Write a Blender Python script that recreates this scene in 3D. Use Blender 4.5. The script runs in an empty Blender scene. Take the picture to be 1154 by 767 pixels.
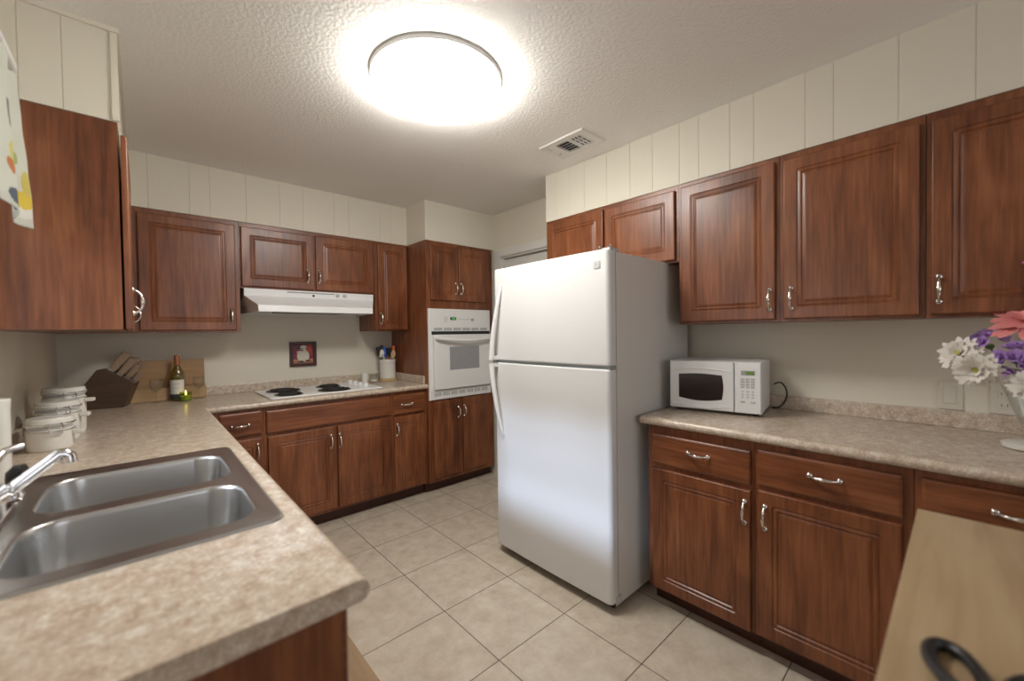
import bpy, bmesh, math, random
from mathutils import Vector, Matrix
random.seed(7)
sc = bpy.context.scene
C = sc.collection
PI = math.pi

# ------------------------------------------------------------------ materials
def new_mat(name):
    m = bpy.data.materials.new(name); m.use_nodes = True
    nt = m.node_tree; b = nt.nodes['Principled BSDF']
    return m, nt, b
def N(nt, t, **kw):
    n = nt.nodes.new(t)
    for k, v in kw.items():
        if k.startswith('i_'):
            n.inputs[k[2:].replace('_', ' ')].default_value = v
        else: setattr(n, k, v)
    return n
def simple(name, col, rough=.5, metal=0, bump=0, bscale=200, coat=0, var=.06):
    m, nt, b = new_mat(name)
    tc = N(nt, 'ShaderNodeTexCoord'); nz = N(nt, 'ShaderNodeTexNoise'); nz.inputs['Scale'].default_value = 9 if bump == 0 else bscale
    nt.links.new(tc.outputs['Object'], nz.inputs['Vector'])
    mx = N(nt, 'ShaderNodeMixRGB'); mx.inputs[1].default_value = (*[c*(1-var) for c in col], 1); mx.inputs[2].default_value = (*[min(1, c*(1+var)) for c in col], 1)
    nt.links.new(nz.outputs['Fac'], mx.inputs[0]); nt.links.new(mx.outputs[0], b.inputs['Base Color'])
    b.inputs['Roughness'].default_value = rough; b.inputs['Metallic'].default_value = metal
    if coat: b.inputs['Coat Weight'].default_value = coat; b.inputs['Coat Roughness'].default_value = .08
    if bump:
        bp = N(nt, 'ShaderNodeBump'); bp.inputs['Strength'].default_value = bump; bp.inputs['Distance'].default_value = .004
        nt.links.new(nz.outputs['Fac'], bp.inputs['Height']); nt.links.new(bp.outputs[0], b.inputs['Normal'])
    return m
def ramp(nt, stops):
    r = N(nt, 'ShaderNodeValToRGB'); e = r.color_ramp.elements
    e[0].position = stops[0][0]; e[0].color = (*stops[0][1], 1)
    e[1].position = stops[-1][0]; e[1].color = (*stops[-1][1], 1)
    for p, c in stops[1:-1]:
        x = e.new(p); x.color = (*c, 1)
    return r
def wood(name, axis, stops, rough=.36, fine=26, long=1.6, coat=.11, amt=.35):
    m, nt, b = new_mat(name)
    tc = N(nt, 'ShaderNodeTexCoord'); oi = N(nt, 'ShaderNodeObjectInfo')
    ml = N(nt, 'ShaderNodeVectorMath', operation='SCALE'); 
    cmb = N(nt, 'ShaderNodeCombineXYZ')
    for k in range(3): nt.links.new(oi.outputs['Random'], cmb.inputs[k])
    nt.links.new(cmb.outputs[0], ml.inputs[0]); ml.inputs['Scale'].default_value = 37
    add = N(nt, 'ShaderNodeVectorMath', operation='ADD')
    nt.links.new(tc.outputs['Object'], add.inputs[0]); nt.links.new(ml.outputs[0], add.inputs[1])
    def noise(sc_along, sc_across, det=4, dist=.0):
        mp = N(nt, 'ShaderNodeMapping'); s = [sc_across]*3; s['xyz'.index(axis)] = sc_along
        mp.inputs['Scale'].default_value = s
        nt.links.new(add.outputs[0], mp.inputs[0])
        nz = N(nt, 'ShaderNodeTexNoise'); nz.inputs['Scale'].default_value = 1; nz.inputs['Detail'].default_value = det; nz.inputs['Distortion'].default_value = dist
        nt.links.new(mp.outputs[0], nz.inputs['Vector']); return nz
    a = noise(long, 9, 5, 1.2); f_ = noise(long*3, fine*3.2, 3, .3); g = noise(2.2, 3.6, 2, .6)
    m1 = N(nt, 'ShaderNodeMath', operation='MULTIPLY_ADD'); m1.inputs[1].default_value = .42
    nt.links.new(a.outputs['Fac'], m1.inputs[0])
    m2 = N(nt, 'ShaderNodeMath', operation='MULTIPLY'); m2.inputs[1].default_value = .32; nt.links.new(f_.outputs['Fac'], m2.inputs[0]); nt.links.new(m2.outputs[0], m1.inputs[2])
    m3 = N(nt, 'ShaderNodeMath', operation='MULTIPLY_ADD'); m3.inputs[1].default_value = .26; nt.links.new(g.outputs['Fac'], m3.inputs[0]); nt.links.new(m1.outputs[0], m3.inputs[2])
    r = ramp(nt, stops); nt.links.new(m3.outputs[0], r.inputs[0]); nt.links.new(r.outputs[0], b.inputs['Base Color'])
    b.inputs['Roughness'].default_value = rough; b.inputs['Coat Weight'].default_value = coat; b.inputs['Coat Roughness'].default_value = .22
    return m
CH = [(.36, (.098, .0275, .0100)), (.45, (.162, .0490, .0172)), (.53, (.222, .0730, .0265)), (.65, (.310, .1130, .0440))]
M = {}
M['wood_v'] = wood('cherry_wood', 'z', CH)
M['wood_x'] = wood('cherry_wood_along_x', 'x', CH)
M['wood_y'] = wood('cherry_wood_along_y', 'y', CH)
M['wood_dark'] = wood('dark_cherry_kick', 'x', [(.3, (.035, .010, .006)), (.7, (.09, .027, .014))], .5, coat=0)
M['maple'] = wood('maple_block', 'x', [(.34, (.32, .215, .115)), (.5, (.43, .31, .18)), (.66, (.52, .40, .255))], .38, fine=10, long=.9, coat=.1)
M['bamboo'] = wood('bamboo_board', 'x', [(.3, (.26, .135, .05)), (.7, (.42, .25, .11))], .5, coat=0)
M['bamboo_light'] = wood('pale_bamboo_board', 'x', [(.3, (.33, .19, .08)), (.7, (.50, .33, .16))], .5, coat=0)
M['block'] = wood('walnut_block', 'x', [(.3, (.050, .028, .018)), (.7, (.115, .068, .043))], .45)
M['knifewood'] = wood('knife_handle_wood', 'z', [(.3, (.19, .125, .08)), (.7, (.40, .29, .20))], .45)
M['spoonwood'] = wood('spoon_wood', 'z', [(.3, (.45, .30, .14)), (.7, (.62, .45, .24))], .6, coat=0)
M['mat'] = wood('tan_mat', 'y', [(.3, (.27, .175, .095)), (.7, (.42, .29, .17))], .8, coat=0)

def counter_mat():
    m, nt, b = new_mat('speckled_laminate')
    tc = N(nt, 'ShaderNodeTexCoord')
    def nz(s, d=4):
        n = N(nt, 'ShaderNodeTexNoise'); n.inputs['Scale'].default_value = s; n.inputs['Detail'].default_value = d
        nt.links.new(tc.outputs['Object'], n.inputs['Vector']); return n
    a = nz(42, 6); r1 = ramp(nt, [(.32, (.42, .33, .25)), (.45, (.51, .42, .335)), (.56, (.56, .48, .395)), (.70, (.66, .60, .52))])
    nt.links.new(a.outputs['Fac'], r1.inputs[0])
    c = nz(170, 3); r2 = ramp(nt, [(.36, (.44, .36, .30)), (.5, (.5, .5, .5)), (.66, (.80, .76, .70))])
    nt.links.new(c.outputs['Fac'], r2.inputs[0])
    mx = N(nt, 'ShaderNodeMixRGB', blend_type='OVERLAY'); mx.inputs[0].default_value = .55
    nt.links.new(r1.outputs[0], mx.inputs[1]); nt.links.new(r2.outputs[0], mx.inputs[2])
    nt.links.new(mx.outputs[0], b.inputs['Base Color'])
    b.inputs['Roughness'].default_value = .30; b.inputs['Coat Weight'].default_value = .15; b.inputs['Coat Roughness'].default_value = .2
    return m
M['counter'] = counter_mat()
M['wall'] = simple('cream_paint', (.74, .695, .585), .62, bump=.05, bscale=300, var=.015)
M['ceiling'] = None
def ceil_mat():
    m, nt, b = new_mat('popcorn_ceiling')
    tc = N(nt, 'ShaderNodeTexCoord'); n1 = N(nt, 'ShaderNodeTexNoise'); n1.inputs['Scale'].default_value = 75; n1.inputs['Detail'].default_value = 4
    nt.links.new(tc.outputs['Object'], n1.inputs['Vector'])
    bp = N(nt, 'ShaderNodeBump'); bp.inputs['Strength'].default_value = .55; bp.inputs['Distance'].default_value = .006
    nt.links.new(n1.outputs['Fac'], bp.inputs['Height']); nt.links.new(bp.outputs[0], b.inputs['Normal'])
    b.inputs['Base Color'].default_value = (.84, .815, .77, 1); b.inputs['Roughness'].default_value = .9
    return m
M['ceiling'] = ceil_mat()
def tile_mat():
    m, nt, b = new_mat('beige_floor_tile')
    tc = N(nt, 'ShaderNodeTexCoord'); sp = N(nt, 'ShaderNodeSeparateXYZ'); nt.links.new(tc.outputs['Object'], sp.inputs[0])
    T = .4023
    def edge(out, off):
        a = N(nt, 'ShaderNodeMath', operation='ADD'); a.inputs[1].default_value = -off; nt.links.new(out, a.inputs[0])
        d = N(nt, 'ShaderNodeMath', operation='DIVIDE'); d.inputs[1].default_value = T; nt.links.new(a.outputs[0], d.inputs[0])
        fr = N(nt, 'ShaderNodeMath', operation='FRACT'); nt.links.new(d.outputs[0], fr.inputs[0])
        s = N(nt, 'ShaderNodeMath', operation='SUBTRACT'); s.inputs[1].default_value = .5; nt.links.new(fr.outputs[0], s.inputs[0])
        ab = N(nt, 'ShaderNodeMath', operation='ABSOLUTE'); nt.links.new(s.outputs[0], ab.inputs[0])
        fl = N(nt, 'ShaderNodeMath', operation='FLOOR'); nt.links.new(d.outputs[0], fl.inputs[0])
        return ab, fl
    ex, fx = edge(sp.outputs[0], 1.4127); ey, fy = edge(sp.outputs[1], -1.1189)
    mxm = N(nt, 'ShaderNodeMath', operation='MAXIMUM'); nt.links.new(ex.outputs[0], mxm.inputs[0]); nt.links.new(ey.outputs[0], mxm.inputs[1])
    gt = N(nt, 'ShaderNodeMath', operation='GREATER_THAN'); gt.inputs[1].default_value = .5-.0032/T*.62; nt.links.new(mxm.outputs[0], gt.inputs[0])
    cb = N(nt, 'ShaderNodeCombineXYZ'); nt.links.new(fx.outputs[0], cb.inputs[0]); nt.links.new(fy.outputs[0], cb.inputs[1])
    wn = N(nt, 'ShaderNodeTexWhiteNoise'); nt.links.new(cb.outputs[0], wn.inputs['Vector'])
    sc_ = N(nt, 'ShaderNodeVectorMath', operation='SCALE'); sc_.inputs['Scale'].default_value = 9; nt.links.new(wn.outputs['Color'], sc_.inputs[0])
    ad = N(nt, 'ShaderNodeVectorMath', operation='ADD'); nt.links.new(sc_.outputs[0], ad.inputs[0]); nt.links.new(tc.outputs['Object'], ad.inputs[1])
    n1 = N(nt, 'ShaderNodeTexNoise'); n1.inputs['Scale'].default_value = 11; n1.inputs['Detail'].default_value = 8; n1.inputs['Roughness'].default_value = .7; n1.inputs['Distortion'].default_value = .25
    nt.links.new(ad.outputs[0], n1.inputs['Vector'])
    r = ramp(nt, [(.3, (.46, .385, .295)), (.5, (.56, .485, .385)), (.7, (.64, .575, .475))]); nt.links.new(n1.outputs['Fac'], r.inputs[0])
    mx = N(nt, 'ShaderNodeMixRGB'); mx.inputs[2].default_value = (.085, .06, .042, 1)
    nt.links.new(gt.outputs[0], mx.inputs[0]); nt.links.new(r.outputs[0], mx.inputs[1]); nt.links.new(mx.outputs[0], b.inputs['Base Color'])
    b.inputs['Roughness'].default_value = .42
    bp = N(nt, 'ShaderNodeBump', invert=True); bp.inputs['Strength'].default_value = .6; bp.inputs['Distance'].default_value = .002
    nt.links.new(gt.outputs[0], bp.inputs['Height']); nt.links.new(bp.outputs[0], b.inputs['Normal'])
    return m
M['tile'] = tile_mat()
M['white'] = simple('white_enamel', (.83, .835, .83), .28, var=.01)
M['fridge'] = simple('white_fridge_paint', (.70, .70, .69), .34, bump=.12, bscale=420, var=.01)
M['fridge_side'] = simple('textured_fridge_side', (.66, .64, .60), .45, bump=.2, bscale=420, var=.01)
M['trim'] = simple('white_trim_paint', (.74, .73, .69), .45, var=.02)
M['plate'] = simple('cream_plate', (.66, .62, .53), .45, var=.01)
M['whiteplastic'] = simple('white_plastic', (.74, .73, .69), .4, var=.02)
M['ceramic'] = simple('white_ceramic', (.74, .72, .66), .22, var=.03)
M['chrome'] = simple('chrome', (.82, .82, .84), .12, 1, var=.01)
M['nickel'] = simple('polished_nickel', (.78, .75, .70), .22, 1, var=.02)
M['black'] = simple('black_plastic', (.014, .014, .016), .35)
M['blackgloss'] = simple('black_gloss', (.03, .024, .024), .12)
M['coil'] = simple('burnt_coil', (.028, .025, .024), .55)
M['drip'] = simple('dark_drip_pan', (.05, .045, .042), .4, .6)
M['grey'] = simple('grey_plastic', (.33, .34, .34), .5)
M['lightgrey'] = simple('light_grey_print', (.50, .50, .49), .5)
M['dark'] = simple('dark_recess', (.02, .02, .02), .8)
M['gasket'] = simple('grey_gasket', (.30, .33, .34), .6)
M['label'] = simple('cream_label', (.68, .67, .62), .6)
M['labeldark'] = simple('dark_label_band', (.03, .04, .05), .6)
M['copper'] = simple('copper_foil', (.42, .16, .08), .4, .5)
M['blue'] = simple('blue_silicone', (.03, .13, .62), .4)
M['orange'] = simple('orange_plastic', (.65, .13, .04), .4)
M['frame'] = simple('dark_red_frame', (.055, .016, .014), .35)
M['greenlcd'] = simple('green_lcd', (.16, .27, .05), .3)
M['wax'] = simple('yellow_green_wax', (.62, .58, .16), .5)
M['stem'] = simple('green_stem', (.10, .18, .045), .5)
M['petal_white'] = simple('white_petal', (.80, .76, .70), .6)
M['petal_pink'] = simple('pink_petal', (.80, .30, .29), .6)
M['petal_purple'] = simple('purple_petal', (.52, .32, .70), .6)
M['petal_magenta'] = simple('magenta_petal', (.58, .13, .52), .6)
M['flower_eye'] = simple('flower_centre', (.40, .36, .05), .7)
M['pan'] = simple('brushed_lamp_pan', (.55, .54, .52), .4, .3)
def steel_mat():
    m, nt, b = new_mat('brushed_steel')
    tc = N(nt, 'ShaderNodeTexCoord'); mp = N(nt, 'ShaderNodeMapping'); mp.inputs['Scale'].default_value = (60, 60, 60)
    nz = N(nt, 'ShaderNodeTexNoise'); nz.inputs['Scale'].default_value = 1
    nt.links.new(tc.outputs['Object'], mp.inputs[0]); nt.links.new(mp.outputs[0], nz.inputs['Vector'])
    mr = N(nt, 'ShaderNodeMapRange'); mr.inputs['To Min'].default_value = .30; mr.inputs['To Max'].default_value = .31
    nt.links.new(nz.outputs['Fac'], mr.inputs[0]); nt.links.new(mr.outputs[0], b.inputs['Roughness'])
    b.inputs['Base Color'].default_value = (.60, .595, .58, 1); b.inputs['Metallic'].default_value = 1
    return m
M['steel'] = steel_mat()
def glass_mat(name, col=(1, 1, 1), fac=.1, rough=.02, top=.6):
    m = bpy.data.materials.new(name); m.use_nodes = True; nt = m.node_tree; nt.nodes.clear()
    out = N(nt, 'ShaderNodeOutputMaterial'); tr = N(nt, 'ShaderNodeBsdfTransparent'); tr.inputs[0].default_value = (*col, 1)
    gl = N(nt, 'ShaderNodeBsdfGlossy'); gl.inputs['Roughness'].default_value = rough
    lw = N(nt, 'ShaderNodeLayerWeight'); lw.inputs['Blend'].default_value = .35
    mr = N(nt, 'ShaderNodeMapRange'); mr.inputs['To Min'].default_value = fac; mr.inputs['To Max'].default_value = .75
    mx = N(nt, 'ShaderNodeMixShader'); mr.inputs['To Max'].default_value = top; nt.links.new(lw.outputs['Facing'], mr.inputs[0]); nt.links.new(mr.outputs[0], mx.inputs[0])
    nt.links.new(tr.outputs[0], mx.inputs[1]); nt.links.new(gl.outputs[0], mx.inputs[2]); nt.links.new(mx.outputs[0], out.inputs[0])
    return m
M['glass'] = glass_mat('clear_glass', (.96, .97, .96), .02, top=.38)
M['pane'] = glass_mat('window_glass', (.97, .98, 1), .03)
M['bottle'] = glass_mat('olive_bottle_glass', (.66, .62, .22), .10)
M['greenglass'] = glass_mat('green_votive_glass', (.80, .88, .50), .06, top=.4)
M['ovenglass'] = simple('oven_window_glass', (.36, .36, .38), .12)
def emit(name, col, s):
    m = bpy.data.materials.new(name); m.use_nodes = True; nt = m.node_tree; nt.nodes.clear()
    out = N(nt, 'ShaderNodeOutputMaterial'); e = N(nt, 'ShaderNodeEmission'); e.inputs[0].default_value = (*col, 1); e.inputs[1].default_value = s
    nt.links.new(e.outputs[0], out.inputs[0]); return m
M['lamp'] = emit('lamp_diffuser', (1, .972, .92), 39)
M['flame'] = emit('candle_flame', (1, .62, .2), 14)
M['lcdglow'] = emit('green_clock_digits', (.25, 1, .2), .6)
def vcol_mat(name, rough=.7):
    m, nt, b = new_mat(name)
    a = N(nt, 'ShaderNodeVertexColor'); a.layer_name = 'print'
    nt.links.new(a.outputs[0], b.inputs['Base Color']); b.inputs['Roughness'].default_value = rough
    return m
M['print'] = vcol_mat('printed_cloth', .85); M['picprint'] = vcol_mat('printed_picture', .35)

# ------------------------------------------------------------------ mesh helpers
def box(bm, a, b, mat=None):
    r = bmesh.ops.create_cube(bm, size=1)
    for v in r['verts']:
        v.co = Vector([(a[k]+b[k])/2 + v.co[k]*abs(b[k]-a[k]) for k in range(3)])
    if mat is not None: bmesh.ops.transform(bm, matrix=mat, verts=r['verts'])
    return r['verts']
def rbox(bm, a, b, r=.004, seg=2, mat=None):
    vs = box(bm, a, b)
    es = {e for v in vs for e in v.link_edges}
    res = bmesh.ops.bevel(bm, geom=list(es), offset=r, segments=seg, profile=.5, affect='EDGES')
    if mat is not None:
        allv = {v for f in res['faces'] for v in f.verts}
        stack = list(allv); seen = set(allv)
        while stack:
            v = stack.pop()
            for e in v.link_edges:
                o = e.other_vert(v)
                if o not in seen: seen.add(o); stack.append(o)
        bmesh.ops.transform(bm, matrix=mat, verts=list(seen))
def loops(bm, rings, close_start=True, close_end=True, cyclic=True):
    R = [[bm.verts.new(p) for p in r] for r in rings]
    n = len(R[0])
    for A, B in zip(R, R[1:]):
        for i in range(n if cyclic else n-1):
            j = (i+1) % n
            try: bm.faces.new((A[i], A[j], B[j], B[i]))
            except ValueError: pass
    if close_start: bm.faces.new(R[0][::-1])
    if close_end: bm.faces.new(R[-1])
    return R
def lathe(bm, prof, c=(0, 0, 0), n=32, sx=1, sy=1, cs=True, ce=True, mat=None):
    rings = []
    for r, z in prof:
        ring = []
        for k in range(n):
            a = 2*PI*k/n; p = Vector((c[0]+r*math.cos(a)*sx, c[1]+r*math.sin(a)*sy, c[2]+z))
            ring.append(mat @ p if mat is not None else p)
        rings.append(ring)
    loops(bm, rings, cs, ce)
def tube(bm, path, rad, n=10, sq=1.0, cap=True, up0=None):
    P = [Vector(p) for p in path]
    if not hasattr(rad, '__len__'): rad = [rad]*len(P)
    rings = []; up = None
    for i, p in enumerate(P):
        t = (P[min(i+1, len(P)-1)]-P[max(i-1, 0)]).normalized()
        if up is None:
            up = Vector(up0) if up0 else (Vector((0, 0, 1)) if abs(t.z) < .9 else Vector((1, 0, 0)))
        up = (up - t*up.dot(t)).normalized(); s = t.cross(up)
        rings.append([p + (up*math.cos(2*PI*k/n) + s*math.sin(2*PI*k/n)*sq)*rad[i] for k in range(n)])
    loops(bm, rings, cap, cap)
def prism(bm, poly, axis, lo, hi):
    # poly: 2D points in the two remaining axes (order x,y,z without axis)
    def P(q, w):
        c = list(q); c.insert('xyz'.index(axis), w); return c
    loops(bm, [[P(q, lo) for q in poly], [P(q, hi) for q in poly]])
def rrect(w0, w1, h0, h1, r, n=5):
    pts = []
    for cx, cy, a0 in ((w1-r, h1-r, 0), (w0+r, h1-r, 90), (w0+r, h0+r, 180), (w1-r, h0+r, 270)):
        for k in range(n+1):
            a = math.radians(a0+90*k/n); pts.append((cx+r*math.cos(a), cy+r*math.sin(a)))
    return pts
def origin(o):
    p = Vector((0, 0, 0))
    while o: p += o.location; o = o.parent
    return p
def obj(name, bm, mat, parent=None, w=True, smooth=False, label=None):
    """links bm as one mesh; w: vertices are in room coordinates"""
    bmesh.ops.recalc_face_normals(bm, faces=bm.faces)
    if parent is not None and w:
        o0 = origin(parent)
        bmesh.ops.translate(bm, verts=bm.verts, vec=-o0)
    me = bpy.data.meshes.new(name)
    if smooth:
        for f in bm.faces: f.smooth = True
        for e in bm.edges:
            if len(e.link_faces) == 2 and e.calc_face_angle(0) > math.radians(38): e.smooth = False
    bm.to_mesh(me); bm.free()
    me.materials.append(M[mat] if isinstance(mat, str) else mat)
    o = bpy.data.objects.new(name, me); C.objects.link(o)
    if parent is not None: o.parent = parent
    if smooth:
        wn = o.modifiers.new('normals', 'WEIGHTED_NORMAL'); wn.keep_sharp = True; wn.weight = 90
    if label: o['label'] = label
    return o
def thing(name, label, cat, loc=(0, 0, 0), rotz=0, group=None):
    o = bpy.data.objects.new(name, None); C.objects.link(o); o.empty_display_size = .05
    o.location = loc; o.rotation_euler = (0, 0, rotz); o['label'] = label; o['category'] = cat
    if group: o['group'] = group
    return o
def tag(o, label, cat, group=None):
    o['label'] = label; o['category'] = cat
    if group: o['group'] = group
    return o
def recenter(o):
    """origin of a one-mesh thing to the middle of its base"""
    vs = [v.co for v in o.data.vertices]
    c = Vector(((min(v.x for v in vs)+max(v.x for v in vs))/2, (min(v.y for v in vs)+max(v.y for v in vs))/2, min(v.z for v in vs)))
    o.data.transform(Matrix.Translation(-c)); o.location = c
    return o
def struct(name, bm, mat, parent=None, smooth=False):
    o = obj(name, bm, mat, parent, smooth=smooth)
    if parent is None: o['kind'] = 'structure'
    return o
def nb(): return bmesh.new()

# ------------------------------------------------------------------ room constants
XR, ZC = 2.82, 2.415
YF = -5.6
CT = .914           # counter top
# floor / ceiling
bm = nb(); box(bm, (-.12, YF-.12, -.1), (XR+.12, .12, 0)); struct('floor', bm, 'tile')
bm = nb(); box(bm, (-.12, YF-.12, ZC), (XR+.12, .12, ZC+.1)); struct('ceiling', bm, 'ceiling')
bm = nb(); box(bm, (-.12, 0, 0), (XR+.12, .12, ZC)); struct('wall_back', bm, 'wall')
# left wall with window opening
WY0, WY1, WZ0, WZ1 = -2.86, -1.84, 1.10, 2.06
bm = nb()
box(bm, (-.12, YF, 0), (0, WY0, ZC)); box(bm, (-.12, WY1, 0), (0, 0, ZC)); box(bm, (-.12, WY0, 0), (0, WY1, WZ0)); box(bm, (-.12, WY0, WZ1), (0, WY1, ZC))
struct('wall_left', bm, 'wall')
bm = nb(); F0, F1, F2, F3 = .55, 2.35, .90, 2.10
box(bm, (-.12, YF-.12, 0), (F0, YF, ZC)); box(bm, (F1, YF-.12, 0), (XR+.12, YF, ZC)); box(bm, (F0, YF-.12, 0), (F1, YF, F2)); box(bm, (F0, YF-.12, F3), (F1, YF, ZC)); struct('wall_front', bm, 'wall')
bm = nb()
for a, b in (((F0, YF-.09, F2), (F0+.05, YF-.03, F3)), ((F1-.05, YF-.09, F2), (F1, YF-.03, F3)), ((F0+.05, YF-.09, F2), (F1-.05, YF-.03, F2+.05)), ((F0+.05, YF-.09, F3-.05), (F1-.05, YF-.03, F3)), (((F0+F1)/2-.02, YF-.085, F2+.05), ((F0+F1)/2+.02, YF-.035, F3-.05))): box(bm, a, b)
w2 = struct('fill_window', bm, 'trim')  # unseen window added behind the camera to let in fill daylight
bm = nb(); box(bm, (F0+.04, YF-.062, F2+.04), (F1-.04, YF-.057, F3-.04)); obj('pane', bm, 'pane', w2)
DY0, DY1, DZ = -1.52, -.745, 2.015
bm = nb()
box(bm, (XR, YF, 0), (XR+.12, DY0, ZC)); box(bm, (XR, DY1, 0), (XR+.12, 0, ZC)); box(bm, (XR, DY0, DZ), (XR+.12, DY1, ZC))
struct('wall_right', bm, 'wall')
# window
bm = nb()
for a, b in (((-.10, WY0, WZ0), (-.02, WY0+.045, WZ1)), ((-.10, WY1-.045, WZ0), (-.02, WY1, WZ1)), ((-.10, WY0, WZ0), (-.02, WY1, WZ0+.045)), ((-.10, WY0, WZ1-.045), (-.02, WY1, WZ1)), ((-.085, WY0, 1.56), (-.035, WY1, 1.60))):
    box(bm, a, b)
win = struct('window_1', bm, 'trim')
bm = nb(); box(bm, (-.064, WY0+.04, WZ0+.04), (-.058, WY1-.04, WZ1-.04)); obj('pane', bm, 'pane', win)
bm = nb(); box(bm, (-.02, WY0-.03, WZ0-.02), (.035, WY1+.03, WZ0)); obj('window_sill', bm, 'trim', win)
# doorway on the right wall: casing, jamb and a closed white door
bm = nb()
for a, b in (((XR-.018, DY1, 0), (XR, DY1+.07, DZ+.07)), ((XR-.018, DY0-.07, 0), (XR, DY0, DZ+.07)), ((XR-.018, DY0, DZ), (XR, DY1, DZ+.07))):
    rbox(bm, a, b, .004)
struct('trim_1', bm, 'trim')
bm = nb(); box(bm, (XR+.045, DY0+.0125, .003), (XR+.08, DY1-.0125, DZ-.018))
d1 = struct('door_1', bm, 'trim')
bm = nb(); lathe(bm, [(.012, 0), (.012, .02), (.027, .03), (.03, .045), (.02, .058)], n=20, mat=Matrix.Translation((XR+.045, DY0+.08, .95)) @ Matrix.Rotation(-PI/2, 4, 'Y')); obj('door_knob', bm, 'nickel', d1, smooth=True)
bm = nb()
box(bm, (XR+.001, DY1-.012, 0), (XR+.119, DY1, DZ)); box(bm, (XR+.001, DY0, 0), (XR+.119, DY0+.012, DZ)); box(bm, (XR+.001, DY0, DZ-.012), (XR+.119, DY1, DZ))
box(bm, (XR+.081, DY0+.012, 0), (XR+.095, DY1-.012, DZ-.012)); struct('trim_jamb_light_stop', bm, 'trim')  # last box: unseen backing added to stop light leaking around the door

# soffits with V grooved panelling (plan polygon with notches)
def notched(p0, p1, stops, d, wdt=.004):
    """p0->p1 straight run; stops = distances of grooves; d = inward direction"""
    p0 = Vector(p0); p1 = Vector(p1); t = (p1-p0).normalized(); d = Vector(d); out = [p0]
    for s in sorted(stops):
        c = p0+t*s; out += [c-t*wdt/2, c+d*.0028, c+t*wdt/2]
    out.append(p1); return out
SZ = 2.094
g = [.334, .418, .613, .716, .914, 1.117, 1.268, 1.489, 1.60, 1.86, 1.95]
pts = notched((.325, -.330), (2.10, -.330), [x-.325 for x in g], (0, 1)) + [Vector((2.10, 0)), Vector((.325, 0))]
bm = nb(); prism(bm, [(p.x, p.y) for p in pts], 'z', SZ, ZC); struct('wall_soffit_back', bm, 'wall')
bm = nb(); box(bm, (2.10, -.640, SZ), (XR, 0, ZC)); struct('wall_soffit_oven', bm, 'wall')
LY = -1.562
pts = notched((0, LY), (.325, LY), [.098, .194], (0, 1)) + notched((.325, LY), (.325, 0), [.2, .31, .5, .62, .9, 1.1], (-1, 0))[1:] + [Vector((0, 0))]
bm = nb(); prism(bm, [(p.x, p.y) for p in pts], 'z', SZ-.004, ZC); struct('wall_soffit_left', bm, 'wall')
g = [1.72, 1.83, 1.95, 2.12, 2.28, 2.421, 2.573, 2.675, 2.823, 2.927, 3.125, 3.222, 3.416, 3.608, 3.8, 4.0]
pts = notched((2.492, -4.6), (2.492, -1.615), [4.6-x for x in g], (1, 0)) + [Vector((XR, -1.615)), Vector((XR, -4.6))]
bm = nb(); prism(bm, [(p.x, p.y) for p in pts], 'z', SZ, ZC); struct('wall_soffit_right', bm, 'wall')
# small trim under the ceiling on the near soffit end and its corner bead
bm = nb()
prism(bm, [(0, LY-.0005), (0, LY-.011), (.336, LY-.011), (.336, -.331), (.3255, -.331), (.3255, LY-.0005)], 'z', ZC-.016, ZC-.0003)
prism(bm, [(.312, LY-.0005), (.312, LY-.005), (.330, LY-.005), (.330, LY+.014), (.3255, LY+.014), (.3255, LY-.0005)], 'z', SZ, ZC-.0165)
struct('trim_3', bm, 'wall')

# ------------------------------------------------------------------ cabinets
ZUB, ZUT = 1.356, 2.092
def frame_mat(o, u, n):
    """matrix: local a->u, b->z, c->n"""
    u = Vector(u); n = Vector(n); z = Vector((0, 0, 1))
    m = Matrix((( u.x, z.x, n.x, o[0]), (u.y, z.y, n.y, o[1]), (u.z, z.z, n.z, o[2]), (0, 0, 0, 1)))
    return m
def rect_stack(bm, w, h, prof, m):
    rings = []
    for ins, c, r in prof:
        ins = min(ins, min(w, h)/2-.012)
        rings.append([m @ Vector((p[0], p[1], c)) for p in rrect(ins, w-ins, ins, h-ins, max(r, .0006), 4)])
    loops(bm, rings)
DOORP = [(0, 0, 0), (0, .0135, .001), (.002, .017, .002), (.006, .019, .004), (.050, .019, .010), (.053, .0148, .009), (.057, .0148, .008), (.060, .0172, .006), (.0665, .0172, .004), (.070, .0125, .003), (.074, .0125, .002), (.087, .0185, .001)]
DRAWP = [(0, 0, 0), (0, .012, .001), (.003, .0155, .002), (.011, .019, .004)]
handle_mesh = {}
def make_handle_mesh():
    bm = nb(); path = []; rad = []
    n = 22
    for i in range(n+1):
        t = -1+2*i/n
        path.append((0, .044*t, .005+.023*(1-abs(t)**3.2))); rad.append(.0042+.0034*math.exp(-(t/.26)**2)+.0016*math.exp(-((abs(t)-.5)/.07)**2)+(.002 if abs(t) > .93 else 0))
    tube(bm, path, rad, 10)
    for s in (-1, 1):
        lathe(bm, [(.0110, 0), (.0112, .002), (.0085, .005), (.006, .009)], (0, .044*s, 0), 16)
    bmesh.ops.recalc_face_normals(bm, faces=bm.faces)
    for f in bm.faces: f.smooth = True
    me = bpy.data.meshes.new('handle'); bm.to_mesh(me); bm.free(); me.materials.append(M['nickel']); return me
HM = make_handle_mesh()
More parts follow.
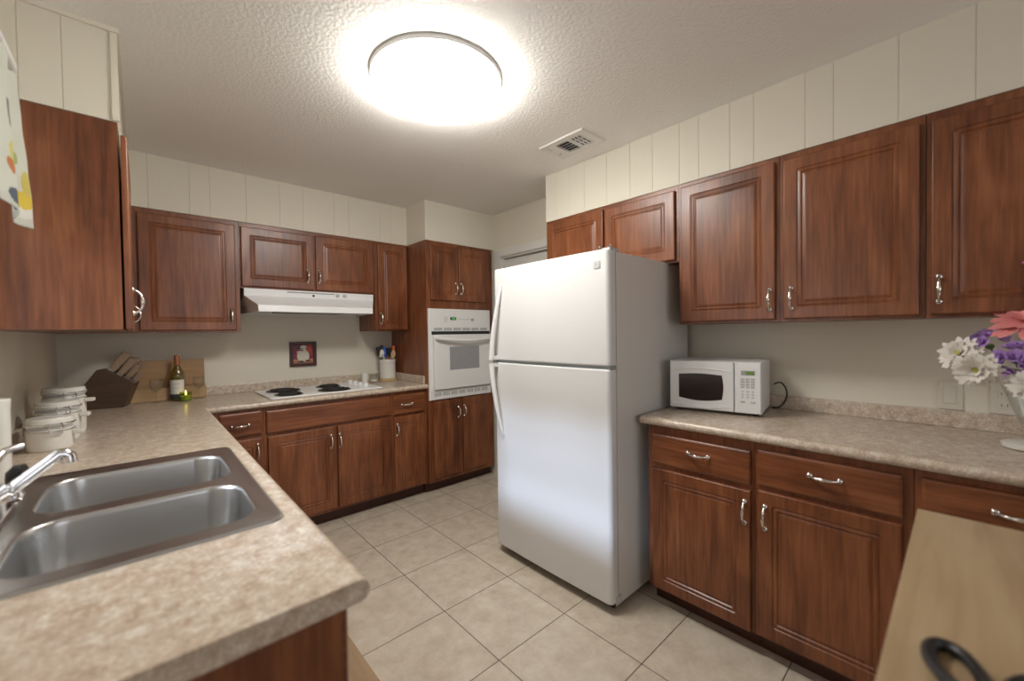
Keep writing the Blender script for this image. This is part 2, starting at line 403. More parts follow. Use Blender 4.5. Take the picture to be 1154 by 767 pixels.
def handle(parent, pos, u, n, vertical=True, label=None):
    """mesh-sharing pull; pos in room coordinates on the door face"""
    o = bpy.data.objects.new('handle', HM); C.objects.link(o); o.parent = parent
    u = Vector(u); n = Vector(n); z = Vector((0, 0, 1))
    Y = z if vertical else u; X = Y.cross(n)
    m = Matrix(((X.x, Y.x, n.x, 0), (X.y, Y.y, n.y, 0), (X.z, Y.z, n.z, 0), (0, 0, 0, 1)))
    o.matrix_local = Matrix.Translation(Vector(pos)-origin(parent)) @ m
    return o
def axis_front(kind):
    # facing: 'S' faces -y (back run), 'W' faces -x (right run), 'E' faces +x (left run)
    return {'S': ((1, 0, 0), (0, -1, 0)), 'W': ((0, -1, 0), (-1, 0, 0)), 'E': ((0, 1, 0), (1, 0, 0))}[kind]
def front(parent, kind, face, a0, a1, z0, z1, drawer=False, hp=None, tilt=0, open_hinge=None):
    """a0<a1 room coordinate along the run (x for S, y for others); hp=(a, z) handle centre"""
    u, n = axis_front(kind)
    if kind == 'S': o = (a0, face, z0)
    elif kind == 'W': o = (face, a1, z0)
    else: o = (face, a0, z0)
    bm = nb(); rect_stack(bm, a1-a0, z1-z0, DRAWP if drawer else DOORP, frame_mat(o, u, n))
    name = 'drawer_front' if drawer else 'door'
    mt = 'wood_v' if not drawer else ('wood_x' if kind == 'S' else 'wood_y')
    d = obj(name, bm, mt, parent, smooth=True)
    if hp:
        t = .0188
        pos = (hp[0], face-t, hp[1]) if kind == 'S' else ((face-t, hp[0], hp[1]) if kind == 'W' else (face+t, hp[0], hp[1]))
        handle(d, pos, u, n, not drawer)
    return d
def cab(name, label, cat, lo, hi, group):
    t = thing(name, label, cat, ((lo[0]+hi[0])/2, (lo[1]+hi[1])/2, lo[2]), 0, group)
    return t
UP = 'cherry wall cabinets under the soffits'; BA = 'cherry base cabinets under the counters'
# --- back uppers, face frame plane y=-.325
FY = -.325
t = cab('wall_cabinet', 'cherry wall cabinet with one large door in the far left corner, above the knife block', 'cabinet', (.327, FY, ZUB), (.867, -.001, ZUT), UP)
bm = nb(); box(bm, (.327, FY, ZUB), (.867, -.001, ZUT)); obj('cabinet_body', bm, 'wood_v', t)
front(t, 'S', FY, .365, .843, ZUB+.012, 2.062, hp=(.816, 1.462))
t = cab('wall_cabinet', 'short cherry wall cabinet with two doors directly above the range hood', 'cabinet', (.869, FY, 1.652), (1.799, -.001, ZUT), UP)
bm = nb(); box(bm, (.869, FY, 1.652), (1.799, -.001, ZUT)); obj('cabinet_body', bm, 'wood_x', t)
front(t, 'S', FY, .876, 1.333, 1.664, 2.062, hp=(1.288, 1.762)); front(t, 'S', FY, 1.346, 1.788, 1.664, 2.066, hp=(1.367, 1.762))
t = cab('wall_cabinet', 'narrow cherry wall cabinet between the hood and the tall oven cabinet', 'cabinet', (1.801, FY, ZUB), (2.098, -.001, ZUT), UP)
bm = nb(); box(bm, (1.801, FY, ZUB), (2.098, -.001, ZUT)); obj('cabinet_body', bm, 'wood_v', t)
front(t, 'S', FY, 1.828, 2.090, ZUB+.008, 2.072, hp=(1.848, 1.459))
# --- left upper, faces +x
t = cab('wall_cabinet', 'cherry wall cabinet on the left wall, plain end panel beside the curtain', 'cabinet', (.001, LY+.002, ZUB), (.323, -.327, SZ-.006), UP)
bm = nb(); box(bm, (.001, LY+.002, ZUB), (.323, -.001, SZ-.006)); obj('cabinet_body', bm, 'wood_v', t)
d = front(t, 'E', .330, -1.548, -.965, ZUB+.002, 2.052, hp=(-1.50, 1.46)); front(t, 'E', .3235, -.955, -.37, ZUB+.002, 2.052, hp=(-.42, 1.46))
# --- right uppers, faces -x, frame plane x=2.499
FX = 2.495
def rup(label, y0, y1, z0, body='wood_v'):
    t = cab('wall_cabinet', label, 'cabinet', (FX, y0, z0), (XR-.001, y1, ZUT), UP)
    bm = nb(); box(bm, (FX, y0, z0), (XR-.001, y1, ZUT)); obj('cabinet_body', bm, body, t); return t
t = rup('short cherry wall cabinet with two small doors above the white refrigerator', -2.567, -1.617, 1.688, 'wood_y')
front(t, 'W', FX, -2.097, -1.640, 1.70, 2.070, hp=(-2.072, 1.80)); front(t, 'W', FX, -2.551, -2.113, 1.70, 2.066, hp=(-2.15, 1.80))
t = rup('cherry wall cabinet above the microwave, handle at its lower right', -3.029, -2.569, ZUB)
front(t, 'W', FX, -3.014, -2.585, ZUB+.012, 2.070, hp=(-2.995, 1.457))
t = rup('wide cherry wall cabinet in the middle of the right run, handle at its lower left', -3.489, -3.031, ZUB)
front(t, 'W', FX, -3.474, -3.046, ZUB+.012, 2.064, hp=(-3.077, 1.457))
t = rup('cherry wall cabinet at the right edge behind the flowers', -4.40, -3.491, ZUB)
front(t, 'W', FX, -3.94, -3.503, ZUB+.012, 2.060, hp=(-3.524, 1.457)); front(t, 'W', FX, -4.385, -3.955, ZUB+.012, 2.060, hp=(-4.35, 1.457))

# --- back base, frame plane y=-.61
BFY = -.612; BT = .875
def base_body(kind, a0, a1, face, back, parent, mt='wood_v'):
    bm = nb()
    if kind == 'S': prism(bm, [(face, BT), (back, BT), (back, 0), (face+.075, 0), (face+.075, .09), (face, .09)], 'x', a0, a1)
    elif kind == 'W': prism(bm, [(face, BT), (back, BT), (back, 0), (face+.075, 0), (face+.075, .09), (face, .09)], 'y', a0, a1)
    else: prism(bm, [(face, BT), (back, BT), (back, 0), (face-.075, 0), (face-.075, .09), (face, .09)], 'y', a0, a1)
    o = obj('cabinet_body', bm, mt, parent)
    bm = nb()
    if kind == 'S': box(bm, (a0, face+.068, 0), (a1, face+.074, .089))
    elif kind == 'W': box(bm, (face+.068, a0, 0), (face+.074, a1, .089))
    else: box(bm, (face-.074, a0, 0), (face-.068, a1, .089))
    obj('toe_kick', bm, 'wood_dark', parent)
    return o
t = cab('base_cabinet', 'cherry base cabinet with a drawer in the inside corner, partly hidden by the sink counter', 'cabinet', (.614, BFY, 0), (.929, -.001, BT), BA)
base_body('S', .614, .929, BFY, -.001, t)
front(t, 'S', BFY, .70, .917, .712, .858, True, (.805, .78)); front(t, 'S', BFY, .70, .917, .108, .690, hp=(.893, .606))
t = cab('base_cabinet', 'wide cherry base cabinet with two doors and a blank front below the cooktop', 'cabinet', (.931, BFY, 0), (1.789, -.001, BT), BA)
base_body('S', .931, 1.789, BFY, -.001, t)
front(t, 'S', BFY, .944, 1.780, .706, .850, True); front(t, 'S', BFY, .950, 1.368, .112, .686, hp=(1.333, .584)); front(t, 'S', BFY, 1.380, 1.782, .108, .686, hp=(1.392, .582))
t = cab('base_cabinet', 'narrow cherry base cabinet with one drawer and door beside the tall oven cabinet', 'cabinet', (1.791, BFY, 0), (2.099, -.001, BT), BA)
base_body('S', 1.791, 2.099, BFY, -.001, t)
front(t, 'S', BFY, 1.803, 2.072, .700, .850, True, (1.917, .773)); front(t, 'S', BFY, 1.806, 2.068, .104, .680, hp=(1.828, .582))
# --- tall oven cabinet
TY = -.638
t = cab('oven_cabinet', 'tall cherry cabinet holding the wall oven, doors above and below', 'cabinet', (2.101, TY, 0), (2.790, -.001, ZUT), None)
bm = nb()
box(bm, (2.101, TY, .09), (2.121, -.001, ZUT)); box(bm, (2.770, TY, .09), (2.790, -.001, ZUT))
box(bm, (2.121, TY, 1.535), (2.770, -.001, ZUT)); box(bm, (2.121, TY, .09), (2.770, -.001, .780)); box(bm, (2.121, -.02, .78), (2.770, -.001, 1.535))
obj('cabinet_body', bm, 'wood_v', t)
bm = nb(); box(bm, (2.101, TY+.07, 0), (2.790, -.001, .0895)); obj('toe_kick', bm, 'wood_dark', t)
front(t, 'S', TY, 2.137, 2.408, 1.604, 2.060, hp=(2.380, 1.708)); front(t, 'S', TY, 2.415, 2.702, 1.602, 2.062, hp=(2.436, 1.710))
front(t, 'S', TY, 2.146, 2.428, .122, .766, hp=(2.386, .650)); front(t, 'S', TY, 2.440, 2.706, .126, .768, hp=(2.448, .655))
# --- right base, faces -x, frame plane x=2.19
BFX = 2.188
def rbase(label, y0, y1):
    t = cab('base_cabinet', label, 'cabinet', (BFX, y0, 0), (XR-.001, y1, BT), BA)
    base_body('W', y0, y1, BFX, XR-.001, t); return t
t = rbase('cherry base cabinet with one drawer and door under the microwave, next to the refrigerator', -3.020, -2.556)
front(t, 'W', BFX, -3.008, -2.580, .694, .833, True, (-2.80, .775)); front(t, 'W', BFX, -3.008, -2.583, .095, .672, hp=(-2.988, .583))
t = rbase('middle cherry base cabinet of the right run with a wide drawer over one door', -3.478, -3.022)
front(t, 'W', BFX, -3.453, -3.034, .706, .846, True, (-3.25, .787)); front(t, 'W', BFX, -3.453, -3.034, .105, .686, hp=(-3.061, .583))
t = rbase('cherry base cabinet of the right run half hidden behind the butcher block', -4.398, -3.480)
front(t, 'W', BFX, -3.93, -3.497, .706, .850, True, (-3.69, .79)); front(t, 'W', BFX, -3.93, -3.497, .105, .686, hp=(-3.895, .583))
front(t, 'W', BFX, -4.38, -3.945, .706, .850, True, (-4.16, .79)); front(t, 'W', BFX, -4.38, -3.945, .105, .686, hp=(-3.98, .583))
# --- left base, faces +x (front hidden by its counter)
LFX = .61
t = cab('base_cabinet', 'cherry base cabinet under the sink with its dark end panel at the near counter end', 'cabinet', (.001, -2.875, 0), (LFX, -1.70, BT), BA)
bm = nb()
box(bm, (.001, -2.875, .09), (LFX, -2.857, BT)); box(bm, (.001, -2.875, 0), (LFX-.075, -2.857, .0899)); box(bm, (.001, -1.72, .09), (LFX, -1.702, BT))
box(bm, (.001, -2.857, .09), (.012, -1.72, BT)); box(bm, (.012, -2.857, .09), (LFX, -1.72, .108)); box(bm, (LFX-.02, -2.857, .108), (LFX, -1.72, BT))
obj('cabinet_body', bm, 'wood_v', t)
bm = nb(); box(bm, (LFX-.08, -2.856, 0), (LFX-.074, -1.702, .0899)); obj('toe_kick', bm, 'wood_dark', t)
for a0, a1, ha in ((-2.86, -2.295, -2.32), (-2.282, -1.716, -2.257)):
    front(t, 'E', LFX, a0, a1, .71, .85, True); front(t, 'E', LFX, a0, a1, .105, .686, hp=(ha, .583))
t = cab('base_cabinet', 'cherry base cabinet of the left run between the sink and the corner', 'cabinet', (.001, -1.70, 0), (LFX, -.001, BT), BA)
base_body('E', -1.70, -.001, LFX, .001, t)
for a0, a1, ha in ((-1.686, -1.19, -1.215), (-1.178, -.70, -1.153)):
    front(t, 'E', LFX, a0, a1, .71, .85, True, ((a0+a1)/2, .78)); front(t, 'E', LFX, a0, a1, .105, .686, hp=(ha, .583))

# ------------------------------------------------------------------ countertops
def worktop(name, ring_at, hole, z0, z1, parent):
    """ring_at(i): outline polygon with its front edges pulled in by i; the front is a full bullnose"""
    bm = nb(); r = (z1-z0)/2; zm = (z0+z1)/2; rings = []
    for k in range(13):
        th = -PI/2+PI*k/12; i = r*(1-math.cos(th)); rings.append([bm.verts.new((p[0], p[1], zm+r*math.sin(th))) for p in ring_at(i)])
    n = len(rings[0])
    for A, B in zip(rings, rings[1:]):
        for i in range(n): bm.faces.new((A[i], A[(i+1) % n], B[(i+1) % n], B[i]))
    hv = []
    for ring_, z in ((rings[0], z0), (rings[-1], z1)):
        es = [bm.edges.get((ring_[i], ring_[(i+1) % n])) for i in range(n)]
        if hole:
            hs = [bm.verts.new((p[0], p[1], z)) for p in hole]; hv.append(hs)
            es += [bm.edges.new((hs[i], hs[(i+1) % len(hs)])) for i in range(len(hs))]
            bmesh.ops.triangle_fill(bm, use_beauty=True, use_dissolve=False, edges=es)
        else: bm.faces.new(ring_)
    if hole:
        m = len(hv[0])
        for i in range(m): bm.faces.new((hv[0][i], hv[0][(i+1) % m], hv[1][(i+1) % m], hv[1][i]))
    return obj(name, bm, 'counter', parent, smooth=True)
YE = -2.905; CX = .648; CY = -.647
near = lambda a, b: abs(a-b) < 1e-4

t = thing('countertop', 'L-shaped speckled beige laminate countertop along the left and back walls', 'countertop', (.3, -1.5, BT+.001), 0, 'laminate countertops')
worktop('worktop', lambda i: [(.001, -.001), (.001, YE), (CX-i, YE), (CX-i, CY+i), (2.0995, CY+i), (2.0995, -.001)], rrect(.065, .588, -2.555, -1.768, .03, 4), BT+.001, CT, t)
bm = nb()
rbox(bm, (.0215, -.021, CT), (2.0785, -.001, .979), .004); obj('backsplash', bm, 'counter', t)
bm = nb(); rbox(bm, (.001, YE, CT), (.021, -.001, .979), .004); obj('backsplash', bm, 'counter', t)
bm = nb(); rbox(bm, (2.0795, -.60, CT), (2.0995, -.001, .979), .004); obj('backsplash', bm, 'counter', t)
RCX = 2.150

t = thing('countertop', 'straight speckled beige laminate countertop carrying the microwave', 'countertop', (2.5, -3.4, BT+.001), 0, 'laminate countertops')
worktop('worktop', lambda i: [(RCX+i, -2.530), (RCX+i, -4.42), (XR-.001, -4.42), (XR-.001, -2.530)], None, BT+.001, CT, t)
bm = nb(); rbox(bm, (XR-.021, -4.42, CT), (XR-.001, -2.535, .982), .004); obj('backsplash', bm, 'counter', t)

# ------------------------------------------------------------------ sink
SX0, SX1, SY0, SY1 = .050, .602, -2.568, -1.755
t = thing('kitchen_sink', 'double-bowl stainless steel sink set in the left counter', 'sink', (.33, -2.16, CT))
bm = nb()
def ring(x0, x1, y0, y1, r, z, n=5): return [bm.verts.new((p[0], p[1], z)) for p in rrect(x0, x1, y0, y1, r, n)]
def bridge(A, B):
    n = len(A)
    for i in range(n): bm.faces.new((A[i], A[(i+1) % n], B[(i+1) % n], B[i]))
o0 = ring(SX0, SX1, SY0, SY1, .03, CT+.0005); o1 = ring(SX0+.003, SX1-.003, SY0+.003, SY1-.003, .028, CT+.006); o2 = ring(SX0+.010, SX1-.010, SY0+.010, SY1-.010, .024, CT+.007); o3 = ring(SX0+.018, SX1-.018, SY0+.018, SY1-.018, .02, CT+.003)
bridge(o0, o1); bridge(o1, o2); bridge(o2, o3)
ZD = CT+.003
bowls = [(.165, .566, -2.155, -1.826), (.165, .566, -2.510, -2.205)]
edges = [bm.edges.get((o3[i], o3[(i+1) % len(o3)])) for i in range(len(o3))]
tops = []
for bx0, bx1, by0, by1 in bowls:
    b0 = ring(bx0, bx1, by0, by1, .075, ZD, 6)
    edges += [bm.edges.new((b0[i], b0[(i+1) % len(b0)])) for i in range(len(b0))]
    tops.append((b0, bx0, bx1, by0, by1))
bmesh.ops.triangle_fill(bm, use_beauty=True, use_dissolve=False, edges=edges)
for b0, bx0, bx1, by0, by1 in tops:
    prev = b0
    for ins, z, r in ((.004, -.003, .072), (.007, -.012, .07), (.016, -.10, .065), (.022, -.150, .06), (.034, -.172, .05), (.055, -.180, .035), (.10, -.182, .03)):
        nx = ring(bx0+ins, bx1-ins, by0+ins, by1-ins, r, ZD+z, 6); bridge(prev, nx); prev = nx
    bm.faces.new(prev)
obj('basin', bm, 'steel', t, smooth=True)
for (bx0, bx1, by0, by1) in bowls:
    bm = nb(); lathe(bm, [(.044, -.181), (.044, -.1785), (.036, -.1775), (.030, -.1795)], ((bx0+bx1)/2-.03, (by0+by1)/2, ZD), 24); obj('drain', bm, 'chrome', t, smooth=True)
# faucet
t = thing('faucet', 'chrome single-lever kitchen faucet at the left edge of the sink', 'faucet', (.105, -2.16, CT+.004))
FB = Vector((.105, -2.14, CT+.0035))
bm = nb(); rings_ = []
for z, k in ((0, 1), (.006, 1), (.012, .9)):
    rings_.append([(FB.x+p[0]*k, FB.y+p[1]*k, FB.z+z) for p in rrect(-.03, .03, -.12, .12, .028, 6)])
loops(bm, rings_)
lathe(bm, [(.026, .010), (.025, .03), (.021, .045), (.021, .058), (.018, .066)], tuple(FB), 24)
obj('base', bm, 'chrome', t, smooth=True)
bm = nb()
tip = Vector((.232, -2.10, 1.040))
path = [FB+Vector((0, 0, .045)), FB+Vector((.012, .002, .058)), FB+Vector((.03, .006, .068))]
s = Vector((.125, -2.13, .968)); e = Vector((.203, -2.108, 1.034))
path += [s.lerp(e, k/6) for k in range(1, 7)] + [Vector((.214, -2.104, 1.0445)), Vector((.224, -2.102, 1.0435)), Vector((.230, -2.10, 1.037)), Vector((.232, -2.10, 1.020))]
tube(bm, path, [.015]*3+[.0145, .014, .0135, .013, .0125, .0125, .0125, .0128, .014, .0148], 14)
obj('spout', bm, 'chrome', t, smooth=True)
bm = nb(); tube(bm, [FB+Vector((0, 0, .06)), (.106, -2.135, 1.005), (.110, -2.10, 1.045), (.125, -2.07, 1.062), (.148, -2.045, 1.066)], [.019, .018, .014, .0085, .0078], 14)
obj('lever', bm, 'chrome', t, smooth=True)
t = thing('sink_sprayer', 'black side sprayer standing on the sink ledge beside the faucet', 'sprayer', (.115, -1.93, CT+.0035))
bm = nb(); lathe(bm, [(.022, 0), (.022, .005), (.017, .012), (.0155, .03)], (0, 0, 0), 20); obj('collar', bm, 'chrome', t, w=False, smooth=True)
bm = nb(); tube(bm, [(0, 0, .012), (0, 0, .032), (.001, -.001, .046), (.004, -.003, .058), (.011, -.006, .066), (.022, -.010, .068)], [.012, .013, .0145, .017, .0175, .015], 14); obj('spray_head', bm, 'black', t, w=False, smooth=True)
bm = nb(); lathe(bm, [(.021, 0), (.021, .003), (.014, .006), (.004, .0065)], (.115, -1.99, CT+.0035), 20)
tag(recenter(obj('hole_cover', bm, 'chrome', smooth=True)), 'small round chrome cover on the sink ledge', 'hole cover')

# ------------------------------------------------------------------ refrigerator
FYR, FYL = -2.498, -1.677
t = thing('refrigerator', 'tall white top-freezer refrigerator with curved handles', 'refrigerator', (2.35, -2.09, 0))
bm = nb(); rbox(bm, (2.010, FYR, .035), (2.745, FYL, 1.695), .006); obj('cabinet_body', bm, 'fridge_side', t, smooth=True)
def fdoor(z0, z1):
    bm = nb(); rings = []
    n = 14
    # plan outline with slightly bowed front and rounded vertical edges
    def plan(ins):
        pts = []
        y0, y1 = FYR+ins, FYL-ins
        pts.append((2.002, y0)); 
        for k in range(7):
            a = k/6*PI/2; r = .022; pts.append((1.972-.0+(-(r)*math.sin(a))+ins*.8, y0+r-r*math.cos(a)))
        for k in range(1, n):
            q = k/n; y = (y0+.022)*(1-q)+(y1-.022)*q; pts.append((1.950-.006*math.sin(PI*q)+ins*.8, y))
        for k in range(7):
            a = PI/2-k/6*PI/2; r = .022; pts.append((1.972-(r)*math.sin(a)+ins*.8, y1-r+r*math.cos(a)))
        pts.append((2.002, y1))
        return pts
    for ins, z in ((.006, z0), (.002, z0+.003), (0, z0+.008), (0, z1-.008), (.002, z1-.003), (.006, z1)):
        rings.append([(p[0], p[1], z) for p in plan(ins)])
    loops(bm, rings); return bm
def fhandle(door, z_in, z_out):
    """grip starting full at the door gap, tapering to the far end"""
    bm = nb(); path = []; rad = []
    n = 16
    for i in range(n+1):
        q = i/n
        z = z_in+(z_out-z_in)*q
        bulge = math.cos(q*PI/2)**.75 if q < 1 else 0
        path.append((1.950-.043*bulge-.002, FYL-.028-.052*q**1.4, z)); rad.append(.0185*(1-.45*q))
    tube(bm, path, rad, 12, sq=.75)
    sgn = 1 if z_out > z_in else -1
    box(bm, (1.906, FYL-.038, min(z_in, z_in+sgn*.022)), (1.955, FYL-.016, max(z_in, z_in+sgn*.022)))
    obj('handle', bm, 'fridge', door, smooth=True)
d = obj('freezer_door', fdoor(1.163, 1.703), 'fridge', t, smooth=True); fhandle(d, 1.166, 1.60)
bm = nb(); rbox(bm, (1.9455, -2.452, 1.618), (1.949, -2.418, 1.652), .0012)
bd = obj('badge', bm, 'lightgrey', d)
bm = nb(); lathe(bm, [(.012, 0), (.012, .0012), (.010, .0012), (.010, 0)], n=24, mat=Matrix.Translation((1.9456, -2.435, 1.635)) @ Matrix.Rotation(-PI/2, 4, 'Y'), ce=False, cs=False); obj('badge_ring', bm, 'whiteplastic', bd, smooth=True)
d = obj('fresh_food_door', fdoor(.050, 1.147), 'fridge', t, smooth=True); fhandle(d, 1.144, .72)
bm = nb(); box(bm, (1.962, FYR+.004, 1.1475), (2.009, FYL-.004, 1.1625)); box(bm, (2.001, FYR+.01, .06), (2.010, FYL-.01, 1.69)); obj('gasket', bm, 'gasket', t)
bm = nb(); prism(bm, [(1.968, 1.7035), (1.968, 1.711), (2.04, 1.711), (2.04, 1.6955), (2.006, 1.6955), (2.006, 1.7035)], 'y', FYR+.004, FYR+.045); obj('hinge_cap', bm, 'lightgrey', t)
bm = nb(); rbox(bm, (1.985, FYR-.003, .040), (2.03, FYR+.0019, .080), .001); obj('hinge_cap', bm, 'lightgrey', t)
bm = nb(); box(bm, (2.0, FYR+.02, .012), (2.02, FYL-.02, .05)); obj('toe_grille', bm, 'dark', t)
for x, y in ((2.04, FYR+.05), (2.04, FYL-.05), (2.70, FYR+.05), (2.70, FYL-.05)):
    bm = nb(); lathe(bm, [(.018, 0), (.018, .02), (.010, .022), (.010, .036)], (x, y, 0), 14); obj('foot', bm, 'dark', t, smooth=True)

# ------------------------------------------------------------------ wall oven
t = thing('wall_oven', 'white built-in wall oven with window, between the tall cabinet doors', 'oven', (2.43, TY, .78))
OX0, OX1 = 2.108, 2.752
bm = nb(); box(bm, (2.125, TY+.001, .785), (2.766, -.05, 1.530)); box(bm, (OX0, TY-.012, .776), (OX1, TY-.001, 1.534)); obj('housing', bm, 'white', t)
bm = nb(); rbox(bm, (OX0+.022, TY-.022, 1.345), (OX1-.008, TY-.012, 1.528), .003); cp = obj('control_panel', bm, 'white', t)
bm = nb(); rbox(bm, (2.315, TY-.0245, 1.440), (2.375, TY-.0222, 1.464), .0008); ds = obj('clock_display', bm, 'dark', cp)
bm = nb()
for k in range(4): box(bm, (2.330+k*.010, TY-.0256, 1.446), (2.336+k*.010, TY-.0246, 1.458))
obj('clock_digits', bm, 'lcdglow', ds)
bm = nb()
for k in range(4):
    for j in range(3): rbox(bm, (2.255+k*.012-(0), TY-.0232, 1.425+j*.016), (2.263+k*.012, TY-.0221, 1.433+j*.016), .0003) if k < 3 else None
obj('button_grid', bm, 'lightgrey', cp); bm = nb()
for k in range(5): rbox(bm, (2.40+k*.026, TY-.0232, 1.445), (2.414+k*.026, TY-.0221, 1.452), .0003)
obj('button_row', bm, 'lightgrey', cp)
bm = nb(); lathe(bm, [(.011, 0), (.011, .010), (.008, .013)], n=18, mat=Matrix.Translation((2.545, TY-.022, 1.445)) @ Matrix.Rotation(PI/2, 4, 'X')); obj('selector_knob', bm, 'grey', cp, smooth=True)
def slots(bm, z0, z1, x0, x1, nn, per):
    w = (x1-x0)/nn
    for i in range(nn):
        for j in range(per):
            a = x0+i*w+w*.08; bw = w*.84/per; box(bm, (a+j*bw, TY-.0235, z0), (a+j*bw+bw*.55, TY-.0215, z1))
bm = nb(); slots(bm, 1.352, 1.375, OX0+.04, OX1-.03, 6, 8); obj('vent_slots', bm, 'grey', cp)
bm = nb(); box(bm, (OX0+.03, TY-.020, 1.318), (OX1-.008, TY-.012, 1.346)); obj('vent_gap', bm, 'dark', t)
bm = nb(); rbox(bm, (OX0+.034, TY-.048, .862), (OX1+.012, TY-.014, 1.318), .006, 3); od = obj('oven_door', bm, 'white', t, smooth=True)
bm = nb()
for z0, z1, xx0, xx1 in ((1.020, 1.215, 2.288, 2.598),): rbox(bm, (xx0, TY-.0495, z0), (xx1, TY-.0478, z1), .0008)
ow = obj('oven_window', bm, 'ovenglass', od)
bm = nb()
for k in range(20): box(bm, (2.295+k*.0152, TY-.0502, 1.03), (2.2965+k*.0152, TY-.0494, 1.205))
for k in range(10): box(bm, (2.292, TY-.0502, 1.034+k*.0185), (2.594, TY-.0494, 1.0355+k*.0185))
obj('window_mesh', bm, 'grey', ow)
bm = nb(); path = [(OX0+.045, TY-.045, 1.288)]
for i in range(13):
    q = i/12; path.append((OX0+.055+(OX1-OX0-.07)*q, TY-.078-.014*math.sin(PI*q), 1.287-.022*math.sin(PI*q)))
path.append((OX1-.005, TY-.045, 1.288))
tube(bm, path, [.013]+[.014]*13+[.013], 12, sq=.8); obj('handle', bm, 'white', od, smooth=True)
bm = nb(); rbox(bm, (OX0+.012, TY-.026, .780), (OX1-.006, TY-.012, .856), .003); vt = obj('lower_vent', bm, 'white', t)
bm = nb()
w = (OX1-OX0-.07)/7
for i in range(7):
    for j in range(5): box(bm, (OX0+.04+i*w+j*w*.17, TY-.0275, .808), (OX0+.04+i*w+j*w*.17+w*.09, TY-.0255, .838))
obj('vent_slots', bm, 'grey', vt)

# ------------------------------------------------------------------ range hood
t = thing('range_hood', 'white under-cabinet range hood over the cooktop', 'range hood', (1.33, -.25, 1.50))
bm = nb()
H = [[(.888, -.002), (1.784, -.002), (1.784, -.338), (.888, -.338)]]
r0 = [(.888, -.002, 1.651), (1.784, -.002, 1.651), (1.784, -.338, 1.651), (.888, -.338, 1.651)]
r1 = [(.888, -.002, 1.602), (1.784, -.002, 1.602), (1.784, -.338, 1.602), (.888, -.338, 1.602)]
r2 = [(.888, -.002, 1.530), (1.784, -.002, 1.530), (1.708, -.500, 1.530), (.938, -.500, 1.530)]
r3 = [(.888, -.002, 1.487), (1.784, -.002, 1.487), (1.706, -.506, 1.487), (.940, -.506, 1.487)]
r4 = [(.905, -.02, 1.487), (1.768, -.02, 1.487), (1.690, -.490, 1.487), (.955, -.490, 1.487)]
r5 = [(.905, -.02, 1.508), (1.768, -.02, 1.508), (1.690, -.480, 1.508), (.955, -.480, 1.508)]
loops(bm, [r0, r1, r2, r3, r4, r5]); hb = obj('hood_shell', bm, 'white', t)
bm = nb(); box(bm, (1.10, -.44, 1.4915), (1.55, -.10, 1.5075)); obj('grease_filter', bm, 'grey', t)
bm = nb()
def hood_pt(x, q, out=.002):  # on the slanted front
    return (x, -.338-.162*q-out, 1.602-.054*q+out)
for x in (1.50, 1.555):
    bm = nb(); lathe(bm, [(.014, 0), (.014, .006), (.011, .010)], n=16, mat=Matrix.Translation((x, -.338, 1.628)) @ Matrix.Rotation(PI/2, 4, 'X')); obj('control_button', bm, 'lightgrey', t, smooth=True)
bm = nb(); box(bm, (1.15, -.3395, 1.634), (1.48, -.337, 1.642)); obj('vent_slot', bm, 'grey', t)
bm = nb(); box(bm, (1.318, -.3405, 1.612), (1.334, -.338, 1.626)); obj('emblem', bm, 'dark', t)

# ------------------------------------------------------------------ cooktop
t = thing('cooktop', 'white electric cooktop with four black coil burners', 'cooktop', (1.36, -.35, CT))
bm = nb(); rings_ = []
for ins, z, r in ((.004, .0005, .02), (0, .005, .022), (.004, .011, .02), (.02, .009, .016)):
    rings_.append([(p[0], p[1], CT+z) for p in rrect(.975+ins, 1.738-ins, -.602+ins, -.085-ins, r, 4)])
loops(bm, rings_); obj('hob', bm, 'white', t, smooth=True)
for cx, cy, R in ((1.135, -.235, .112), (1.112, -.475, .088), (1.452, -.225, .088), (1.420, -.462, .112)):
    bm = nb(); lathe(bm, [(R, .009), (R*1.0, .013), (R*.95, .0125), (R*.8, .0105), (.02, .010)], (cx, cy, CT), 36)
    b_ = obj('burner', bm, 'drip', t, smooth=True)
    bm = nb(); path = []; turns = 4 if R > .1 else 3.2
    nn = int(turns*28)
    for i in range(nn+1):
        a = 2*PI*turns*i/nn; rr = .016+(R*.86-.016)*i/nn; path.append((cx+rr*math.cos(a), cy+rr*math.sin(a), CT+.0175))
    tube(bm, path, .0044, 7, up0=(0, 0, 1))
    for a in (0, 2*PI/3, 4*PI/3): box(bm, (0, -.0015, .0115), (R*.84, .0015, .0165), Matrix.Translation((cx, cy, CT)) @ Matrix.Rotation(a, 4, 'Z'))
    obj('coil', bm, 'coil', b_, smooth=True)
for k in range(4):
    bm = nb(); lathe(bm, [(.021, .0085), (.021, .012), (.0155, .014), (.0140, .034), (.011, .037)], (1.640+.004*k, -.190-.095*k, CT), 20)
    box(bm, (1.640+.004*k-.016, -.190-.095*k-.0035, CT+.014), (1.640+.004*k+.016, -.190-.095*k+.0035, CT+.040)); obj('knob', bm, 'white', t, smooth=True)

# ------------------------------------------------------------------ microwave
MW = Matrix.Rotation(0, 4, 'Z')
mang = math.radians(90-9.5)
t = thing('microwave', 'compact white countertop microwave on the right counter', 'microwave', (2.621, -2.728, CT+.0005), math.radians(9.5))
